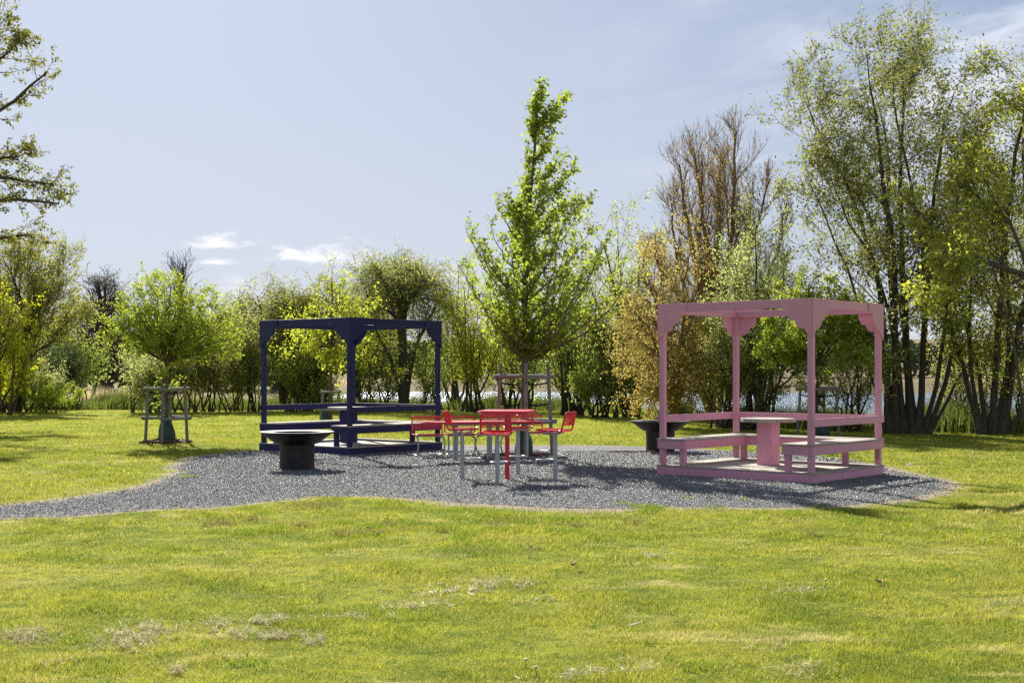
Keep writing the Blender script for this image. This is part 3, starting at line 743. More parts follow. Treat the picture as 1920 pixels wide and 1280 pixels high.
# ---- the four staked young trees
def stake_frame(px, Y, h, hw, label, rz=.2, strapz=(.78,), lowz=.35, ext=.12, splay=.06):
    X = XP(px, Y); e = empty('tree_stake_frame', (X, Y, 0), rz, label, 'tree stakes', 'stake frames round the young trees')
    cs = [(-1, -1), (1, -1), (1, 1), (-1, 1)]; tops = []
    for (a, c) in cs:
        b = MB(); b.tube([(a*(hw+splay), c*(hw+splay), -.05), (a*hw, c*hw, h)], .038, 10); b.build('stake', M['stake'], e)
    zr = h-ext; rr = hw+.035
    for k in range(4):
        (a, c), (a2, c2) = cs[k], cs[(k+1) % 4]
        def P(a, c, z, o): s = hw+splay*(1-z/h)+o; return (a*s, c*s, z)
        for z, dz in ((zr, (k % 2)*.03), (lowz*h, (k % 2)*.03)):
            p = Vector(P(a, c, z+dz, .0)); q = Vector(P(a2, c2, z+dz, .0)); d = (q-p).normalized(); nrm = Vector((d.y, -d.x, 0))*.055
            MB().tube([p-d*.10+nrm, q+d*.10+nrm], .034, 10).build('rail', M['stake'], e)
    for s in strapz:
        for (a, c) in cs:
            z = s*h; w = hw+splay*(1-s)
            b = MB(); b.tube([(a*(w+.03), c*(w+.03), z), (a*w*.5, c*w*.5, z-.05), (a*.05, c*.05, z-.03)], .017, 6); b.build('strap', M['strap'], e)
    return e
def water_bag(px, Y, h, r, label, dx=0):
    X = XP(px, Y)+dx; b = MB(); k = 20; rnd = random.Random(int(px)); prof = [(.9, 0), (1.08, .08), (1.05, .3), (.9, .55), (.66, .8), (.42, .95), (.36, 1.0)]
    vs = []
    for rr, z in prof:
        for j in range(k):
            a = 2*math.pi*j/k; q = r*rr*(1+.10*math.sin(3*a+z*4)+.05*rnd.uniform(-1, 1)); vs.append((q*math.cos(a), q*math.sin(a), z*h))
    n = len(prof); fs = [(i*k+j, i*k+(j+1) % k, (i+1)*k+(j+1) % k, (i+1)*k+j) for i in range(n-1) for j in range(k)]+[tuple((n-1)*k+j for j in range(k))]
    b.add(vs, fs); o = b.build('watering_bag', M['bag'], loc=(X, Y, 0.0), smooth=True)
    tag(o, label, 'watering bag', 'green watering bags round young trunks')
def mulch(px, Y, r, n, label, seed):
    rng = np.random.default_rng(seed); a = rng.uniform(0, 6.283, n); q = r*np.sqrt(rng.random(n)); x = XP(px, Y)+q*np.cos(a); y = Y+q*np.sin(a)
    z = .015+.09*(1-(q/r)**2)*rng.random(n)
    c = np.stack([x, y, z], 1); A = unit(rng.normal(size=(n, 3))*[1, 1, .35]); B = unit(np.cross(A, rng.normal(size=(n, 3)))); s = rng.uniform(.02, .05, n)[:, None]
    V = np.stack([c-A*s-B*s*.5, c+A*s-B*s*.5, c+A*s+B*s*.5, c-A*s+B*s*.5], 1)
    o = np_mesh('wood_mulch', V.reshape(-1, 3), np.arange(n*4).reshape(n, 4), M['chips'], attr={'v': ('FACE', rng.random(n))}); tag(o, label, 'mulch', kind='stuff')

# left round-crowned tree
Yt = 31.3
def rt(px, py, dy=0): return (XP(px, Yt+dy), Yt+dy, ZP(py, Yt))
rng0 = random.Random(4); B0 = (XP(312, Yt), Yt, 0)
fork = (XP(312, Yt), Yt, 1.95)
st = [[(XP(312, Yt), Yt, -.05), (XP(312.5, Yt), Yt, 1.0), fork]]
tips = []
for i in range(50):                     # directions spread evenly over a dome
    u_ = (i+.5)/50; el_ = math.asin(1-1.36*u_); az_ = i*2.39996
    rx = 1.72*math.cos(el_)*math.cos(az_); ry = 1.35*math.cos(el_)*math.sin(az_); rz_ = 1.36*math.sin(el_)
    if rx > 0: rz_ -= .30*rx/1.5
    else: rz_ += .12
    q_ = rng0.uniform(.80, .93); e_ = (fork[0]+.18+rx*q_, Yt+ry*q_, 2.78+rz_*q_); m_ = tuple(fork[k]*.45+e_[k]*.55 + (0, 0, .06)[k] for k in range(3))
    tips.append(e_); st.append([fork, m_, e_])
plant('young_tree', 'young round-headed bright green tree with stakes, left of the navy pavilion', 'tree', B0, st, [.07]+[.024]*len(tips),
      [dict(n=6, t0=.2, ang=44, length=.5, lt=-.3, P=5, trop=(.15, 0, .1)), dict(n=4, t0=.2, ang=45, length=.24, P=4, trop=(.2, 0, -.1), minr=.003)],
      [dict(per=13, size=.078, spread=.035, aspect=.42, droop=.3, wind=.6), dict(level=1, per=9, size=.078, spread=.05, aspect=.42, wind=.6)], 'bark', 'young', 21, 'staked young trees', wobble=.015)
stake_frame(312, Yt, 1.42, .31, 'grey timber stake frame round the round-headed young tree on the left', rz=.85, strapz=(.88,), lowz=.42, splay=.05)
water_bag(312, Yt, .66, .19, 'dark green watering bag on the round-headed tree at left')
mulch(312, Yt, .62, 900, 'dark wood chip mulch under the round-headed tree', 1)

# central tree
Yt = 25.8; B0 = (XP(983, Yt), Yt, 0)
st = [[(XP(983, Yt), Yt, -.05), (XP(983, Yt), Yt, 1.2), (XP(984, Yt), Yt, ZP(600, Yt)), (XP(985, Yt), Yt-.05, ZP(480, Yt)), (XP(992, Yt), Yt, ZP(380, Yt)), (XP(1003, Yt), Yt, ZP(260, Yt)), (XP(1005, Yt), Yt, ZP(175, Yt))]]
rad = [.085]
rq = random.Random(9)
trunk_x = lambda z: np.interp(z, [0, 2.8, 4.1, 5.2, 6.4, 7.4], [XP(p, Yt) for p in (983, 984, 985, 992, 1003, 1005)])
for i in range(66):
    ze = 2.5+2.75*((i+.5)/66)**1.05; r_ = float(np.interp(ze, [2.5, 2.9, 3.4, 4.0, 4.4, 4.8, 5.3], [.7, 1.45, 1.85, 1.95, 1.65, 1.25, .8]))
    r_ *= 1.13*rq.uniform(.42, 1.08); az_ = i*2.39996+rq.uniform(-.3, .3); dx_ = math.cos(az_)*r_*(1.04 if math.cos(az_) > 0 else .86)+.08; dy_ = math.sin(az_)*r_
    z0_ = max(1.95, ze-.9*r_-.12); x0_ = float(trunk_x(z0_)); lift = .14 if dx_ > 0 else 0
    st.append([(x0_, Yt, z0_), (x0_+dx_*.55, Yt+dy_*.55, z0_+(ze-z0_)*.42), (x0_+dx_, Yt+dy_, ze+lift*r_)]); rad.append(.012+.008*r_)
for (ax, ay, bx_, by_) in ((1008, 255, 1054, 180), (1006, 300, 1042, 215), (1004, 240, 1030, 205), (1003, 375, 1077, 312), (1000, 345, 1052, 288), (998, 400, 1052, 345), (1001, 330, 984, 285), (1003, 270, 990, 232), (1005, 220, 994, 190), (1005, 200, 1012, 163),
                           (996, 400, 978, 345), (992, 440, 962, 385), (994, 430, 1075, 372), (999, 370, 1030, 320), (1002, 310, 1020, 270), (1004, 260, 1000, 215), (990, 440, 945, 372), (992, 420, 1100, 385), (994, 380, 985, 330)):
    dy_ = rq.uniform(-.5, .5)*(.3+abs(bx_-ax)/90)
    st.append([(XP(ax, Yt), Yt, ZP(ay, Yt)), (XP(ax*.45+bx_*.55, Yt), Yt+dy_*.6, ZP(ay*.55+by_*.45, Yt)), (XP(bx_, Yt), Yt+dy_, ZP(by_, Yt))]); rad.append(.013)
plant('young_tree', 'tall pointed bright green young tree staked in the middle of the gravel', 'tree', B0, st, rad,
      [dict(n=10, t0=.06, ang=36, length=.26, lt=-.25, P=5, trop=(.3, 0, .55)), dict(n=3, t0=.2, ang=45, length=.16, P=4, trop=(.3, 0, .2), minr=.003, plen=False)],
      [dict(per=5, size=.080, spread=.045, aspect=.62, droop=.5, wind=.7), dict(level=1, per=5, size=.080, spread=.05, aspect=.6, droop=.4, wind=.5)], 'bark', 'maple', 33, 'staked young trees', wobble=.02, tip=.16)
stake_frame(983, Yt, 1.90, .335, 'tall grey timber stake frame with two strap rows, round the middle tree', rz=.84, strapz=(.80, .58), lowz=.38, ext=.28, splay=.07)
water_bag(981, Yt, .66, .17, 'green watering bag on the tree in the middle of the gravel')
e = empty('wooden_border', (XP(983, 25.7), 25.7, 0), .1, 'low brown timber edging round the foot of the middle tree', 'edging')
for (x0, x1, y0, y1) in ((-.78, .78, -.70, -.64), (-.78, .78, .64, .70), (-.78, -.72, -.64, .64), (.72, .78, -.64, .64)):
    MB().box(x0, x1, y0, y1, -.02, .075).build('board', M['stake'], e, bevel=.006)
mulch(983, 25.7, .60, 1100, 'brown wood chips inside the timber edging of the middle tree', 2)

# staked tree behind the navy pavilion
Yt = 44.0; B0 = (XP(619, Yt), Yt, 0)
st = [[(B0[0], Yt, -.05), (XP(620, Yt), Yt, ZP(700, Yt)), (XP(621, Yt), Yt, ZP(600, Yt)), (XP(622, Yt), Yt, ZP(520, Yt))]]
for i, (px, py) in enumerate(((560, 640), (575, 580), (600, 545), (650, 550), (680, 590), (690, 640), (590, 610), (655, 600), (640, 525), (610, 670), (660, 665), (700, 560), (545, 600))):
    dy = rq.uniform(-1.5, 1.5); st.append([(XP(620, Yt), Yt, ZP(720-6*(i % 6)-60, Yt)), (XP((620+px)/2, Yt), Yt+dy*.5, ZP((680+py)/2-8, Yt)), (XP(px, Yt), Yt+dy, ZP(py, Yt))])
plant('young_tree', 'staked young yellow-green tree seen through the navy pavilion', 'tree', B0, st, [.085]+[.03]*13,
      [dict(n=9, t0=.2, ang=45, length=.75, lt=-.3, P=5, trop=(.1, 0, .1)), dict(n=4, t0=.2, ang=45, length=.35, P=4, minr=.005)],
      [dict(per=8, size=.095, spread=.08, aspect=.6, droop=.3), dict(level=1, per=5, size=.095, spread=.08)], 'bark', 'lime', 41, 'staked young trees')
stake_frame(620, Yt, 1.08, .26, 'small pale stake frame seen through the navy pavilion', rz=.1, strapz=(.72,), lowz=.4, ext=.03, splay=.08)
water_bag(611, Yt, .62, .16, 'dark watering bag on the tree seen through the navy pavilion')
# staked round tree behind the pink pavilion
Yt = 34.0; B0 = (XP(1531, Yt), Yt, 0); fork = (XP(1531, Yt), Yt, 1.9)
st = [[(B0[0], Yt, -.05), (B0[0], Yt, 1.0), fork]]
for i, (px, py) in enumerate(((1440, 600), (1455, 640), (1470, 575), (1500, 545), (1530, 532), (1565, 540), (1595, 565), (1615, 600), (1625, 640), (1600, 670), (1480, 670), (1510, 590), (1560, 600), (1440, 665), (1575, 575), (1490, 620))):
    dy = rq.uniform(-1.2, 1.2); e_ = (XP(px, Yt), Yt+dy, ZP(py, Yt)); m_ = [fork[k]*.5+e_[k]*.5 for k in range(3)]; m_[2] += .15; st.append([fork, tuple(m_), e_])
plant('young_tree', 'staked round-headed light green tree seen through the pink pavilion', 'tree', B0, st, [.075]+[.03]*16,
      [dict(n=9, t0=.25, ang=42, length=.55, lt=-.3, P=5, trop=(.1, 0, .1)), dict(n=5, t0=.2, ang=45, length=.26, P=4, minr=.004)],
      [dict(per=20, size=.09, spread=.05, aspect=.5), dict(level=1, per=14, size=.09, spread=.05, aspect=.5)], 'bark_dark', 'young', 51, 'staked young trees', wobble=.015)
stake_frame(1534, Yt, 1.33, .34, 'dark timber stake frame seen through the pink pavilion', rz=.25, strapz=(.85,), lowz=.35, ext=.06)
water_bag(1548, Yt, .62, .2, 'blue-green watering bag beyond the right bench of the pink pavilion', dx=-.1)

# ---- large background trees
def big(name, label, cat, Y, bpx, stems, r0, levels, leaf, bark, lm, seed, dy=.8, group=None, **k):
    plant(name, label, cat, (XP(bpx, Y), Y, 0), pxs(stems, Y, seed, dy), r0, levels, leaf, bark, lm, seed, group, **k)
TG = 'trees along the lake shore'
UP = (.12, 0, .35)
# big multi-stemmed tree on the right
Y = 36.0
big('multi_stem_tree', 'tallest many-trunked sparse tree, on the shore right behind the pink pavilion', 'tree', Y, 1700,
    [[(1672, 808), (1658, 640), (1640, 480), (1585, 330), (1515, 190)], [(1680, 808), (1672, 640), (1660, 450), (1625, 260), (1602, 120)],
     [(1698, 808), (1690, 650), (1684, 440), (1690, 260), (1675, 150)], [(1712, 808), (1708, 620), (1708, 430), (1715, 230), (1735, 90)],
     [(1722, 808), (1735, 620), (1745, 430), (1765, 260), (1785, 170)], [(1735, 808), (1785, 680), (1810, 480), (1830, 350), (1838, 250)],
     [(1668, 808), (1650, 700), (1600, 560), (1545, 440), (1495, 340)], [(1728, 808), (1755, 700), (1770, 520), (1775, 400), (1765, 300)],
     [(1690, 808), (1680, 690), (1640, 520), (1570, 400), (1530, 300)], [(1740, 808), (1810, 700), (1870, 620), (1900, 540)], [(1662, 808), (1630, 720), (1595, 650), (1570, 600)],
     [(1705, 808), (1700, 600), (1650, 400), (1560, 250), (1540, 140)], [(1715, 808), (1725, 600), (1700, 400), (1650, 220), (1643, 140)]],
    [.11, .11, .10, .125, .10, .085, .07, .08, .07, .06, .045, .07, .07],
    [dict(n=15, t0=.25, ang=38, dang=16, length=2.1, lt=-.55, P=7, trop=(.15, 0, .2), wob=.13, rs=.33), dict(n=8, t0=.2, ang=42, length=.95, lt=-.3, P=5, trop=(.2, 0, .15), minr=.006, wob=.16), dict(n=4, t0=.2, ang=42, length=.45, P=4, trop=(.2, 0, .1), minr=.004)],
    [dict(per=6, size=.095, spread=.08, aspect=.5, droop=.3, wind=.7), dict(level=2, per=5, size=.095, spread=.08, wind=.6)], 'bark_dark', 'topleaf', 101, group=TG, dy=1.0, tip=.12)
big('multi_stem_tree', 'leaning many-trunked tree at the far right edge by the water', 'tree', 35.5, 1860,
    [[(1838, 812), (1800, 700), (1760, 600), (1735, 500)], [(1848, 812), (1835, 680), (1800, 540), (1770, 440)], [(1860, 812), (1862, 650), (1875, 430), (1890, 270), (1898, 150)],
     [(1872, 812), (1920, 620), (1960, 420), (1990, 250)], [(1862, 812), (1890, 700), (1895, 560), (1880, 400), (1850, 330)], [(1885, 812), (1960, 700), (2040, 520), (2080, 400)], [(1878, 812), (1905, 660), (1935, 480), (1925, 300), (1940, 170)],
     [(1845, 812), (1820, 640), (1830, 500), (1850, 420)]],
    [.09, .08, .11, .10, .08, .09, .09, .07],
    [dict(n=14, t0=.25, ang=40, dang=16, length=1.7, lt=-.5, P=7, trop=(.1, 0, .2), wob=.13, rs=.35), dict(n=8, t0=.2, ang=42, length=.85, lt=-.3, P=5, trop=(.1, 0, .15), minr=.006, wob=.15), dict(n=4, t0=.2, ang=40, length=.42, P=4, minr=.004)],
    [dict(per=5, size=.09, spread=.08, aspect=.55, wind=.5), dict(level=2, per=4, size=.088, spread=.08)], 'bark_dark', 'right', 102, group=TG)
# tree just outside the right edge whose limb sweeps in
big('broad_tree', 'pale-barked tree outside the right edge whose limb sweeps into view', 'tree', 31, 2120,
    [[(2120, 830), (2090, 650), (1990, 530), (1900, 495), (1820, 440), (1740, 365)], [(2120, 830), (2110, 600), (2060, 400), (1990, 260), (1930, 190)], [(2120, 830), (2130, 560), (2150, 300)], [(2000, 540), (1920, 450), (1860, 380), (1830, 300)], [(1930, 505), (1860, 520), (1790, 520), (1730, 560)]],
    [.13, .14, .15, .06, .04],
    [dict(n=12, t0=.35, ang=42, length=1.1, lt=-.5, P=6, trop=(0, 0, .2), wob=.12), dict(n=7, t0=.2, ang=42, length=.6, P=5, minr=.006), dict(n=3, t0=.2, ang=45, length=.3, P=4, minr=.004)],
    [dict(per=8, size=.10, spread=.06, aspect=.6), dict(level=2, per=5, size=.10, spread=.06)], 'bark', 'right', 103)
# dead-topped willow, behind left of the pink pavilion
Y = 44
big('old_willow_tree', 'old willow with tall bare brown branch tips, rising behind the pink pavilion', 'tree', Y, 1335,
    [[(1335, 792), (1330, 640), (1320, 520), (1300, 400), (1288, 290)], [(1337, 792), (1335, 620), (1335, 480), (1328, 370), (1316, 260)], [(1340, 792), (1350, 620), (1372, 480), (1384, 350), (1390, 235)],
     [(1342, 792), (1365, 620), (1392, 500), (1412, 420), (1425, 350)], [(1333, 792), (1310, 660), (1265, 560), (1222, 480)], [(1338, 792), (1360, 650), (1350, 500), (1358, 400), (1355, 310)], [(1334, 792), (1310, 660), (1288, 540), (1272, 440), (1268, 350)],
     [(1334, 792), (1315, 680), (1280, 610), (1240, 580), (1205, 545)], [(1342, 792), (1370, 650), (1410, 560), (1445, 470), (1455, 390)], [(1336, 792), (1345, 600), (1372, 480), (1378, 380), (1372, 270)], [(1336, 792), (1325, 600), (1305, 480), (1305, 380), (1300, 320)],
     [(1340, 792), (1380, 640), (1400, 540), (1405, 460), (1400, 400)], [(1335, 792), (1320, 620), (1340, 520), (1342, 420), (1338, 340)], [(1334, 792), (1300, 700), (1250, 650), (1215, 620)], [(1340, 792), (1380, 700), (1430, 620), (1460, 560)]],
    [.17, .14, .15, .10, .11, .10, .10, .09, .09, .09, .09, .08, .09, .07, .07],
    [dict(n=17, t0=.15, ang=30, dang=14, length=1.5, lt=-.5, P=7, trop=(0, 0, .6), wob=.16, rs=.33), dict(n=9, t0=.1, ang=32, length=.75, lt=-.3, P=5, trop=(0, 0, .45), minr=.008, wob=.17), dict(n=4, t0=.15, ang=34, length=.38, P=4, trop=(0, 0, .3), minr=.0055)],
    [dict(level=2, per=3, size=.085, spread=.08), dict(level=1, per=3, size=.08, spread=.1)], 'bark_warm', 'tan', 104, group=TG, dy=1.3)
for k, (bx, tops, hgt, sd_) in enumerate((((1265), ((1195, 640), (1205, 560), (1210, 480), (1240, 430), (1290, 470), (1220, 700), (1250, 620), (1290, 600), (1190, 590), (1235, 540), (1300, 680), (1215, 760), (1260, 720)), 0, 105),)):
    big('golden_willow_tree', 'golden tan drooping willow between the right fire bowl and the old bare-tipped willow', 'tree', 40, bx,
        [[(bx, 795), ((bx+t_[0])//2, (700+t_[1])//2), t_] for t_ in tops], .07,
        [dict(n=9, t0=.15, ang=40, length=1.25, lt=-.3, P=6, trop=(0, 0, -.15), wob=.14), dict(n=7, t0=.15, ang=40, length=.6, P=5, trop=(-.1, 0, -.5), minr=.006), dict(n=3, t0=.2, ang=35, length=.35, P=4, trop=(0, 0, -.4), minr=.004)],
        [dict(per=8, size=.082, spread=.05, aspect=.4, droop=.6)], 'bark_warm', 'gold', sd_, dy=1.0, group=TG)
def bush(label, Y, px, tops, lm, seed, per=9, size=.12, l1=1.1, l2=.55, n1=9, n2=5, bark='bark_dark', name='willow_shrub', cat='shrub', r=.04, group='shrubs along the lake shore', trop=(.05, 0, .3), basew=30, aspect=.5, dy=1.0, l3=None, by=None, t0=.22):
    per = max(4, int(per*1.0)); size *= .78; rnd = random.Random(seed); by = by or (HZ+F*CAMH/Y)
    st_ = []
    for t_ in tops:
        b_ = px+rnd.uniform(-basew, basew); m1 = (b_*.6+t_[0]*.4+rnd.uniform(-6, 6), by*.55+t_[1]*.45); st_.append([(b_, by), m1, t_])
    lv = [dict(n=n1, t0=t0, ang=36, rs=.4, length=l1, lt=-.35, P=6, trop=trop, wob=.13), dict(n=n2, t0=.15, ang=38, length=l2, P=5, trop=trop, minr=.006)]
    if l3: lv.append(dict(n=3, t0=.2, ang=40, length=l3, P=4, minr=.005))
    big(name, label, cat, Y, px, st_, r, lv, [dict(per=per, size=size, spread=size*.7, aspect=aspect), dict(level=1, per=per, size=size, spread=size*.9, aspect=aspect)], bark, lm, seed, dy=dy, group=group)
def fan(x0, x1, ytop, ybot, n, seed, shape=1.0):
    rnd = random.Random(seed); out = []
    for i in range(n):
        u = (i+.5)/n; x = x0+(x1-x0)*u; e_ = (1-(2*u-1)**2)**.5
        out.append((x+rnd.uniform(-8, 8), ybot-(ybot-ytop)*(.35+.65*e_*shape)*rnd.uniform(.62, 1.02)))
    return out
bush('light green willow shrub rising behind the middle of the pink pavilion', 38, 1420, fan(1330, 1510, 410, 800, 18, 1), 'grey', 201, per=11, size=.10, l1=1.2, l3=.3, r=.06)
bush('olive shrub low between the old willow and the pink pavilion', 39, 1360, fan(1290, 1450, 560, 800, 14, 2), 'willow', 202, per=11, size=.10, l1=.9)
bush('sparse shrub on the bank behind the right rail of the pink pavilion', 37.5, 1590, fan(1530, 1680, 610, 810, 9, 3), 'willow', 203, per=5, size=.09, l1=.7)
bush('low leafy shrub under the rightmost trees beside the water', 36.5, 1900, fan(1800, 2000, 580, 815, 12, 4), 'young', 204, per=6, size=.10, l1=.8)
bush('twiggy low shrub between the two many-trunked trees on the right', 38, 1790, fan(1740, 1850, 620, 815, 10, 5), 'willow', 205, per=5, size=.10, l1=.8)
# centre-right dark green willows
Y = 50
bush('dense grey-green willow behind the right fire bowl, dark trunks showing', Y, 1185, [(1080, 560), (1100, 500), (1130, 470), (1165, 455), (1200, 480), (1225, 540), (1060, 620), (1230, 620), (1150, 540), (1110, 610), (1190, 580), (1090, 680), (1235, 690)], 'grey', 211, per=12, size=.14, l1=1.8, l2=.8, r=.11, name='willow_tree', cat='tree', group=TG, basew=12, l3=.4)
bush('dense mid green willow behind the right half of the middle tree', 51, 1080, fan(1010, 1150, 560, 775, 16, 6), 'dense', 212, per=12, size=.14, l1=1.3, r=.07, name='willow_tree', cat='tree', group=TG)
bush('dense shrub thicket right of the middle tree, near the lawn edge', 49, 1140, fan(1070, 1215, 640, 780, 14, 7), 'dense', 213, per=11, size=.13, l1=.9)
bush('bright yellow-green tree behind the left half of the middle tree', 55, 885, [(845, 560), (870, 540), (900, 560), (930, 590), (850, 600), (905, 620), (940, 640), (880, 590), (862, 640)], 'yellow', 214, per=10, size=.15, l1=1.3, r=.06, name='slim_tree', cat='tree', group=TG, basew=22)
bush('green tree just behind the trunk of the middle tree', 56, 975, fan(910, 1040, 560, 770, 14, 8), 'dense', 215, per=10, size=.15, l1=1.3, r=.06, name='slim_tree', cat='tree', group=TG)
bush('tall wispy olive willow between the navy pavilion and the middle tree', 60, 850, [(825, 560), (840, 520), (860, 505), (880, 530), (835, 600), (870, 590), (815, 640), (885, 640)], 'willow', 216, per=7, size=.15, l1=1.5, r=.07, name='slim_tree', cat='tree', group=TG, basew=16)
# tall willow behind the navy pavilion's right half
big('willow_tree', 'tall rounded willow with a forked bent trunk behind the navy pavilion', 'tree', 57, 757,
    [[(757, 770), (756, 660), (750, 590), (765, 575), (785, 548), (795, 525)], [(757, 770), (758, 650), (740, 580), (725, 535), (720, 525)], [(758, 770), (775, 670), (800, 610), (822, 570)], [(757, 770), (757, 620), (765, 560), (770, 505)], [(756, 770), (735, 680), (700, 600), (690, 540)],
     [(757, 770), (756, 620), (752, 560), (745, 510)]],
    [.22, .15, .12, .15, .1, .12],
    [dict(n=13, t0=.4, ang=38, length=1.45, lt=-.4, P=6, trop=(0, 0, .05), wob=.15), dict(n=8, t0=.2, ang=42, length=.95, P=5, trop=(.1, 0, -.35), minr=.008), dict(n=4, t0=.1, ang=40, length=.6, P=4, trop=(.1, 0, -.8), minr=.006)],
    [dict(per=5, size=.12, spread=.09, aspect=.38, droop=1.0, wind=.3), dict(level=2, per=5, size=.12, spread=.09, aspect=.35)], 'bark_dark', 'willow', 221, group=TG)
for k, (lab, bx, tops, lm) in enumerate((
        ('weeping willow with arching tips, behind the left half of the navy pavilion', 530, [(445, 540), (470, 520), (500, 525), (530, 545), (560, 560), (455, 590), (580, 610), (510, 570), (550, 590)], 'willow'),
        ('yellow-green weeping willow behind the middle of the navy pavilion', 600, [(560, 540), (590, 535), (620, 530), (650, 545), (580, 580), (640, 590)], 'bronze'),
        ('weeping willow with arching tips, right behind the navy corner post', 670, [(640, 560), (665, 540), (690, 535), (700, 570), (650, 600), (700, 600)], 'willow'))):
    big('weeping_willow_tree', lab, 'tree', 59+k, bx, [[(bx, 768), (bx*.8+t_[0]*.2, 680), (bx*.3+t_[0]*.7, (640+t_[1])/2+20), (t_[0], t_[1]+32)] for t_ in tops], .11,
        [dict(n=11, t0=.4, ang=42, length=1.7, lt=-.4, P=6, trop=(.25, 0, -.05), wob=.14), dict(n=7, t0=.2, ang=42, length=.9, P=5, trop=(.2, 0, -.9), minr=.008), dict(n=3, t0=.1, ang=35, length=.6, P=4, trop=(.1, 0, -1.2), minr=.006)],
        [dict(per=9, size=.115, spread=.09, aspect=.38, droop=1.0), dict(level=2, per=7, size=.115, spread=.09, aspect=.35)], 'bark_dark', lm, 231+k, group=TG)
bush('dark green shrub behind the left staked post seen through the navy pavilion', 58, 590, fan(560, 625, 690, 766, 8, 9), 'darkleaf', 235, per=11, size=.13, l1=.7)
bush('bright yellow-green shrub low behind the navy pavilion, left part', 56, 560, fan(510, 640, 610, 768, 14, 10), 'lime', 236, per=9, size=.13, l1=1.0)
bush('bright yellow-green shrub low behind the navy pavilion, right part', 57, 700, fan(650, 770, 620, 766, 12, 11), 'lime', 237, per=8, size=.13, l1=1.0)
bush('leafy shrub between the navy pavilion and the slim trunks', 57, 815, fan(775, 870, 630, 768, 10, 12), 'dense', 238, per=8, size=.13, l1=1.0)
# thicket behind the left staked tree
for k, (lab, px, x0, x1, yt, lm) in enumerate((('tall twiggy green thicket just left of the navy pavilion', 465, 420, 510, 590, 'willow'), ('twiggy thicket behind the right side of the round-headed tree', 400, 355, 450, 600, 'topleaf'),
        ('dense green thicket behind the stakes of the round-headed tree', 335, 285, 385, 620, 'topleaf'), ('pale green shrub by the channel left of the round-headed tree stakes', 280, 245, 315, 660, 'grey'))):
    bush(lab, 57-k, px, fan(x0, x1, yt, 770, 15, 20+k), lm, 241+k, per=11, size=.13, l1=1.2, basew=38)
# dark alder over the channel
Y = 92
big('alder_tree', 'dark nearly leafless twin-trunked alder across the channel on the left', 'tree', Y, 190,
    [[(186, 741), (188, 660), (188, 590), (188, 528)], [(196, 741), (200, 660), (198, 600), (200, 535)], [(185, 741), (175, 680), (160, 600)], [(197, 741), (215, 680), (235, 620)]], [.42, .36, .15, .15],
    [dict(n=24, t0=.15, ang=68, length=2.4, lt=-.72, P=6, trop=(0, 0, .15), wob=.1), dict(n=9, t0=.2, ang=42, length=1.1, P=5, minr=.016), dict(n=4, t0=.2, ang=42, length=.6, P=4, minr=.012)],
    [dict(per=1, size=.15, spread=.12)], 'bark_dark', 'alder', 251, group=TG)
big('bare_tree', 'small bare tree top poking above the round-headed tree', 'tree', 100, 338, [[(338, 740), (338, 620), (335, 560), (330, 510)], [(338, 740), (340, 620), (345, 560), (352, 505)]], [.3, .25],
    [dict(n=12, t0=.4, ang=32, length=2.4, lt=-.4, P=6, trop=(0, 0, .4)), dict(n=7, t0=.2, ang=34, length=1.1, P=5, minr=.02)], None, 'bark_dark', 'alder', 252)
# left edge trees
big('leaning_tree', 'leaning dark-trunked bronze-green tree at the left lawn edge', 'tree', 56, 35,
    [[(32, 768), (42, 690), (48, 620), (40, 550), (20, 500)], [(32, 768), (42, 690), (55, 620), (75, 550), (90, 505)], [(33, 768), (43, 680), (70, 610), (110, 560)], [(32, 768), (40, 700), (20, 620), (-20, 560)], [(34, 768), (44, 680), (85, 640), (125, 590)], [(33, 768), (45, 650), (60, 560), (50, 500)]], [.16, .13, .1, .1, .08, .1],
    [dict(n=13, t0=.4, ang=35, length=1.7, lt=-.4, P=6, trop=(.1, 0, .35), wob=.1), dict(n=8, t0=.2, ang=38, length=.8, P=5, minr=.008), dict(n=4, t0=.2, ang=40, length=.4, P=4, minr=.006)],
    [dict(per=5, size=.10, spread=.08), dict(level=2, per=4, size=.10, spread=.08)], 'bark_dark', 'bronze', 261, group=TG)
bush('yellow-green maple crowding the left edge', 52, -10, [(-30, 560), (0, 540), (25, 580), (50, 590), (40, 640), (0, 620), (-40, 640), (60, 625), (15, 660)], 'yellow', 262, per=9, size=.16, l1=1.2, r=.08, name='maple_tree', cat='tree', group=TG)
bush('dark green shrub behind the leaning tree on the left', 62, 105, fan(55, 150, 630, 765, 12, 31), 'darkleaf', 263, per=12, size=.15, l1=1.1)
bush('mid green shrub right of the dark shrub at left', 66, 140, fan(100, 185, 600, 762, 10, 32), 'dense', 264, per=9, size=.16, l1=1.2)
bush('grey-green shrub at the foot of the leaning tree', 56, 60, fan(20, 110, 690, 768, 10, 33), 'grey', 265, per=11, size=.12, l1=.6)
bush('yellow shrub tangle at the far left lawn edge', 55, 0, fan(-50, 40, 660, 768, 12, 34), 'yellow', 266, per=10, size=.12, l1=.8)
bush('bright lime upright shrub beside the channel on the left', 54.5, 105, [(70, 735), (80, 715), (95, 712), (108, 718), (120, 722), (135, 728), (145, 735), (88, 728), (113, 730)], 'young', 267, per=12, size=.10, l1=.35, l2=.2, r=.02, basew=22)
bush('leafy tree filling the top left above the maple', 70, 40, [(-20, 520), (20, 500), (60, 498), (100, 520), (125, 560), (0, 560), (50, 550)], 'bronze', 268, per=9, size=.17, l1=2.0, l2=.9, r=.12, name='oak_tree', cat='tree', group=TG, l3=.4)
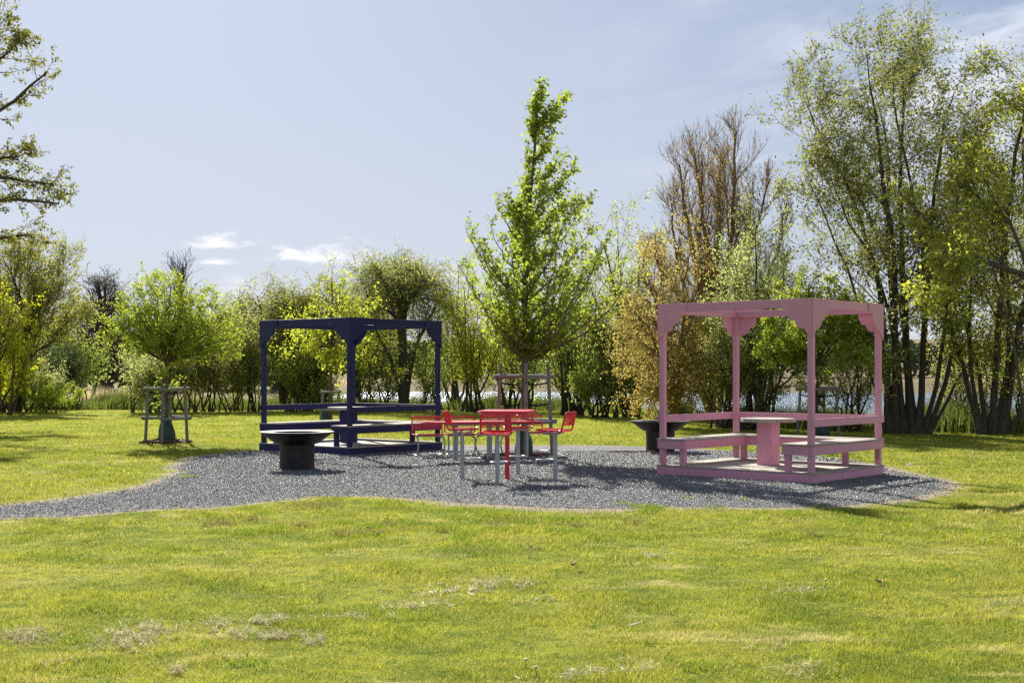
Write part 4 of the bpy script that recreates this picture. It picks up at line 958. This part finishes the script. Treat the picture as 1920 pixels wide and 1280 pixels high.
# large tree left of the frame with branches hanging in
Y = 45.0
big('oak_tree', 'large oak outside the left edge, young olive leaves on branches reaching in', 'tree', Y, -330,
    [[(-330, 790), (-330, 500), (-320, 200), (-300, -100)], [(-325, 420), (-200, 420), (-80, 400), (20, 375), (120, 385)], [(-330, 330), (-200, 290), (-90, 250), (0, 195), (75, 130)],
     [(-322, 300), (-180, 200), (-80, 130), (-10, 80), (5, 55)], [(-325, 480), (-180, 480), (-80, 460), (0, 445), (60, 440)], [(-325, 400), (-150, 370), (-40, 330), (30, 335), (90, 345)], [(-325, 350), (-180, 300), (-70, 300), (-10, 290), (20, 280)],
     [(-200, 290), (-100, 200), (-20, 150), (40, 105), (55, 100)]],
    [.6, .16, .16, .14, .14, .12, .12, .09],
    [dict(n=11, t0=.45, ang=38, length=1.05, lt=-.35, P=6, trop=(.3, 0, .1), wob=.15, rs=.4, plen=False), dict(n=4, t0=.2, ang=42, length=.55, P=5, trop=(.3, 0, .05), minr=.009, plen=False)],
    [dict(per=14, size=.125, spread=.05, aspect=.5, droop=.7, wind=.2, t0=.45), dict(level=1, per=8, size=.125, spread=.08, aspect=.5, droop=.7, t0=.6)], 'bark_dark', 'oak', 271, dy=.8)

# ------------------------------------------------------------------ far woods, reeds, bank growth
def blob_wood():
    rng = np.random.default_rng(3); VV = []; FF = []; vv = []; off = 0
    n = 26000
    for (Y0, Y1, x0, x1, hmin, hmax, num, base) in ((172, 195, -120, 130, 3.5, 6.5, 30000, .9), (105, 125, -75, -18, 3, 7, 12000, .2)):
        x = rng.uniform(x0, x1, num); y = rng.uniform(Y0, Y1, num); top = hmin+(hmax-hmin)*vnoise(x, y, .12, 8)*(.7+.6*vnoise(x, y, .6, 9))
        z = base+top*np.sqrt(rng.random(num)); c = np.stack([x, y, z], 1)
        A = unit(rng.normal(size=(num, 3))); B = unit(np.cross(A, rng.normal(size=(num, 3)))); s = rng.uniform(.25, .6, num)[:, None]
        V = np.stack([c-A*s, c+B*s*.7, c+A*s, c-B*s*.7], 1).reshape(-1, 3); VV.append(V); FF.append(np.arange(num*4).reshape(num, 4)+off); off += num*4; vv.append(rng.random(num))
    tag(np_mesh('far_woods', np.concatenate(VV), np.concatenate(FF), M['far'], attr={'v': ('FACE', np.concatenate(vv))}), 'distant wood on the far shore of the lake', 'woods', kind='stuff')
blob_wood()
def bank_growth():
    rng = np.random.default_rng(8)
    n = 130000; x = rng.uniform(-28, 24, n); s = shore_y(x); off = rng.normal(0, .9, n); y = s+off
    gap = vnoise(x, y, .8, 12); k = rng.random(n) < .25+1.1*gap; x, y = x[k], y[k]
    hg = rng.uniform(.15, .75, len(x))*(.35+gap[k]*1.1); wd = np.full(len(x), .022)
    tag(blades_mesh(x, y, hg, wd, .5*rng.random(len(x)), rng.random(len(x)), 'bank_grass', M['rough'], rng=rng), 'rough green growth along the water edge', 'grass', kind='stuff')
    n = 9000; x = np.concatenate([rng.uniform(7, 22, n), rng.uniform(-28, -16, n//3)]); y = np.concatenate([shore_y(x[:n])+rng.uniform(1, 6, n), 71+rng.uniform(0, 6, n//3)])
    tag(blades_mesh(x, y, rng.uniform(.35, .9, len(x)), np.full(len(x), .014), .3*rng.random(len(x)), rng.random(len(x)), 'reeds', M['reed'], rng=rng), 'dry tan reeds in the shallows', 'reeds', kind='stuff')
    n = 16000; x = rng.uniform(-90, 120, n); y = 163-.15*x+rng.uniform(-4, 2, n)
    tag(blades_mesh(x, y, rng.uniform(.8, 1.6, n), np.full(n, .12), .3*rng.random(n), rng.random(n), 'far_reeds', M['reed'], z=np.full(n, WATER_Z), rng=rng), 'pale reed belt on the far shore', 'reeds', kind='stuff')
bank_growth()

# ------------------------------------------------------------------ small things on the lawn
def straw():
    rng = np.random.default_rng(12); xs, ys, hs = [], [], []
    for (px, py, w, h, n) in ((235, 1205, 60, 18, 1500), (300, 1180, 40, 10, 700), (45, 1200, 50, 12, 700), (95, 1245, 30, 10, 300), (405, 1178, 28, 10, 500), (450, 1190, 30, 9, 500), (500, 1165, 34, 8, 700), (520, 1197, 50, 7, 500), (590, 1207, 16, 8, 200), (335, 1262, 14, 6, 200),
                              (920, 1100, 90, 10, 900), (850, 1112, 50, 7, 400), (1215, 1050, 34, 9, 400), (780, 1135, 60, 10, 400), (1000, 1128, 40, 6, 200), (1160, 1258, 60, 12, 400), (1510, 1262, 60, 12, 300), (1090, 1275, 60, 10, 300), (1880, 1140, 50, 12, 250), (660, 1160, 60, 6, 300), (60, 890, 30, 8, 200), (1500, 1115, 50, 8, 180), (1450, 1220, 40, 8, 180)):
        n = int(n*1.15); q = rng.normal(0, .62, (n, 2)); gx = px+w*q[:, 0]; gy = py+h*(q[:, 1]-.35*q[:, 0]); k_ = vnoise(gx, gy*3, .06, 3)+.5*vnoise(gx, gy*3, .17, 5) > .72; gx = gx[k_]; gy = gy[k_]; n = len(gx)
        Y = F*CAMH/(gy-HZ); xs.append((gx-CX)*Y/F); ys.append(Y); hs.append(rng.uniform(.02, .05, n))
    x = np.concatenate(xs); y = np.concatenate(ys); h = np.concatenate(hs); n = len(x)
    a = rng.uniform(0, 6.283, n); z = height(x, y)+.010+.030*rng.random(n)**2; L = rng.uniform(.010, .035, n); w = .0013*np.clip(y/8, 1, 2)[:, None]*np.ones((1, 1)); w = w[:, 0]
    d = np.stack([np.cos(a)*L, np.sin(a)*L, rng.normal(0, .012, n)], 1); p = np.stack([-np.sin(a)*w, np.cos(a)*w, np.full(n, .0006)], 1); c = np.stack([x, y, z], 1)
    V = np.stack([c-d-p, c+d-p, c+d+p, c-d+p], 1).reshape(-1, 3)
    tag(np_mesh('grass_clippings', V, np.arange(n*4).reshape(n, 4), M['straw'], attr={'v': ('FACE', rng.random(n))}), 'dry pale clumps of cut grass lying on the lawn', 'clippings', kind='stuff')
straw()
def tufts():
    rng = np.random.default_rng(14); xs, ys, hs = [], [], []
    spots = [(rng.uniform(350, 1100), rng.uniform(955, 1010), 26, 5, 260) for _ in range(34)]+[(rng.uniform(1200, 1700), rng.uniform(945, 985), 24, 5, 200) for _ in range(16)]
    spots += [(rng.uniform(0, 1900), rng.uniform(1010, 1270), 60, 14, 160) for _ in range(22)]+[(1165, 945, 14, 2, 150), (1185, 948, 10, 2, 100), (1560, 915, 8, 2, 60), (1600, 903, 10, 2, 60), (1530, 900, 8, 2, 60), (1290, 935, 10, 2, 60), (1400, 938, 10, 2, 60), (1060, 938, 8, 2, 40), (390, 880, 20, 4, 100), (350, 895, 20, 3, 120)]
    for (px, py, w, h, n) in spots:
        q = rng.normal(0, .5, (n, 2)); Y = F*CAMH/(py+h*q[:, 1]-HZ); xs.append((px+w*q[:, 0]-CX)*Y/F); ys.append(Y); hs.append(rng.uniform(.02, .055, n))
    x, y, h = map(np.concatenate, (xs, ys, hs))
    tag(blades_mesh(x, y, h, .006*np.ones(len(x)), rng.random(len(x)), .8*rng.random(len(x)), 'grass_tufts', M['weed'], rng=rng), 'taller green tufts and clover in the lawn and gravel edge', 'grass', kind='stuff')
tufts()
def dull_tufts():
    rng = np.random.default_rng(15); xs, ys = [], []
    for (px, py, w, n) in ((580, 952, 26, 420), (625, 950, 14, 160), (420, 985, 16, 200), (470, 976, 18, 220), (560, 990, 26, 300), (390, 985, 14, 140), (700, 1000, 24, 300), (640, 1004, 18, 200), (725, 982, 14, 160), (975, 974, 24, 260), (930, 985, 12, 140), (1075, 985, 22, 240), (1190, 978, 20, 200), (105, 982, 14, 120), (185, 988, 14, 120), (830, 996, 14, 120), (1520, 1005, 16, 110), (1000, 1030, 14, 110)):
        n = int(n*.55); w *= 1.3; q = rng.normal(0, .55, (n, 2)); Y = F*CAMH/(py+4*q[:, 1]-HZ); xs.append((px+w*q[:, 0]-CX)*Y/F); ys.append(Y)
    x, y = map(np.concatenate, (xs, ys)); n = len(x)
    tag(blades_mesh(x, y, rng.uniform(.03, .075, n), np.full(n, .007), 1.3*rng.random(n), rng.random(n), 'withered_tufts', M['dull'], rng=rng), 'brownish withered tufts in the lawn in front of the gravel', 'grass', kind='stuff')
dull_tufts()
def gz(x, y): return float(height(np.array([x]), np.array([y]))[0])
def dandelion():
    r = empty('dandelion', (0, 0, 0)); MB().tube([(0, 0, -.01), (.004, 0, .05), (.002, .003, .095)], .0022, 5).build('stem', M['weed'], r)
    rng = np.random.default_rng(2); n = 160; d = unit(rng.normal(size=(n, 3))); p = unit(np.cross(d, rng.normal(size=(n, 3))))*.0025; c = np.array([.002, .003, .108]); q = d*.0135
    V = np.stack([c+q*.2-p, c+q*.2+p, c+q+p, c+q-p], 1).reshape(-1, 3); np_mesh('seed_head', V, np.arange(n*4).reshape(n, 4), M['white'], r); return r
dn = dandelion()
for k, (px, py, lab) in enumerate(((985, 1246, 'white dandelion clock at the very front of the lawn, middle'), (1005, 1268, 'dandelion clock at the bottom edge, just below another one'), (1656, 1008, 'white dandelion clock on the right lawn above the brown leaf'),
        (1846, 1012, 'dandelion clock near the right edge of the lawn'), (1548, 1097, 'dandelion clock left of the brown leaf'), (1441, 970, 'dandelion clock just in front of the gravel by the pink pavilion'), (1046, 995, 'dandelion clock in front of the bar stools'), (470, 1068, 'brownish dandelion clock on the left lawn'), (1080, 1065, 'dandelion clock on the lawn middle, below the gravel edge'))):
    o = dn if k == 0 else copy_tree(dn); x, y = G(px, py+8); o.location = (x, y, gz(x, y)); o.rotation_euler = (0, 0, k); o.scale = (1, 1, .5+.1*(k % 3)); tag(o, lab, 'dandelion', 'dandelion clocks in the lawn')
def dry_leaf(px, py, s, lab, seed):
    rnd = random.Random(seed); b = MB(); n = 9; x, y = G(px, py); z = gz(x, y)
    ring = []
    for i in range(n):
        a = 2*math.pi*i/n; q = s*(1 if i % 2 else .6)*rnd.uniform(.85, 1.1); ring.append((q*math.cos(a), q*.75*math.sin(a), .035+.5*s*abs(math.cos(a))*rnd.uniform(.5, 1)))
    vs = ring+[(0, 0, .02)]+[(p[0], p[1], p[2]-.003) for p in ring]+[(0, 0, .017)]
    fs = [(i, (i+1) % n, n) for i in range(n)]+[((i+1) % n+n+1, i+n+1, 2*n+1) for i in range(n)]+[(i, i+n+1, (i+1) % n+n+1, (i+1) % n) for i in range(n)]
    b.add(vs, fs); tag(b.build('dry_leaf', M['brown'], loc=(x, y, z)), lab, 'leaf', 'dry leaves on the ground')
dry_leaf(1650, 1101, .055, 'curled brown dry leaf alone on the right lawn', 1)
dry_leaf(1295, 931, .05, 'small tan dry leaf on the gravel in front of the pink pavilion', 2)
dry_leaf(1075, 1068, .03, 'tiny brown leaf in the middle of the lawn', 3)
x, y = G(1188, 1182)
# pale feather
b = MB(); b.add([(-.05, -.01, .03), (0, -.018, .04), (.05, .01, .05), (0, .012, .035), (-.05, -.01, .027), (0, -.018, .037), (.05, .01, .047), (0, .012, .032)], [(0, 1, 2, 3), (7, 6, 5, 4), (0, 4, 5, 1), (1, 5, 6, 2), (2, 6, 7, 3), (3, 7, 4, 0)])
tag(b.build('feather', M['white'], loc=(x, y, gz(x, y))), 'pale feather lying on the front lawn, right of the middle', 'feather')
x, y = G(1706, 872); b = MB(); rnd = random.Random(5)
k = 9; vs = [(.07*math.cos(6.283*i/k)*rnd.uniform(.7, 1.2), .06*math.sin(6.283*i/k)*rnd.uniform(.7, 1.2), .0) for i in range(k)]+[(.06*math.cos(6.283*i/k+.2)*rnd.uniform(.6, 1.2), .04*math.sin(6.283*i/k+.2), .03*rnd.uniform(.7, 1.3)) for i in range(k)]+[(.01, 0, .045)]
b.add(vs, [(i, (i+1) % k, k+(i+1) % k, k+i) for i in range(k)]+[(k+i, k+(i+1) % k, 2*k) for i in range(k)])
tag(b.build('paper_scrap', M['white'], loc=(x, y, gz(x, y)+.01)), 'crumpled white paper scrap on the grass right of the pink pavilion', 'litter')
# fallen stick by the right bowl
x, y = G(1186, 849); b = MB(); b.tube([(-.55, .02, .03), (-.2, -.01, .035), (.15, .02, .03), (.5, -.02, .04)], [.012, .016, .016, .02], 7)
tag(b.build('stick', M['bark_warm'], loc=(x, y, 0)), 'thin fallen stick on the gravel left of the right fire bowl', 'stick')
# leafy weed behind the pink pavilion
rng = np.random.default_rng(22); n = 260; x0, y0 = G(1575, 862)
e = empty('weed_plant', (x0, y0, 0), 0, 'broad-leaved weed behind the right bench of the pink pavilion', 'weed')
c = np.stack([rng.normal(0, .25, n), rng.normal(0, .12, n), .05+.12*rng.random(n)], 1); A = unit(rng.normal(size=(n, 3))*[1, 1, .5]); B = unit(np.cross(A, rng.normal(size=(n, 3))*[.3, .3, 1])); s = rng.uniform(.04, .09, n)[:, None]
V = np.stack([c, c+A*s*.5+B*s*.3, c+A*s, c+A*s*.5-B*s*.3], 1).reshape(-1, 3); np_mesh('leaves', V, np.arange(n*4).reshape(n, 4), M['weed'], e, attr={'v': ('FACE', rng.random(n))})
print('LEAVES', CNT[0])
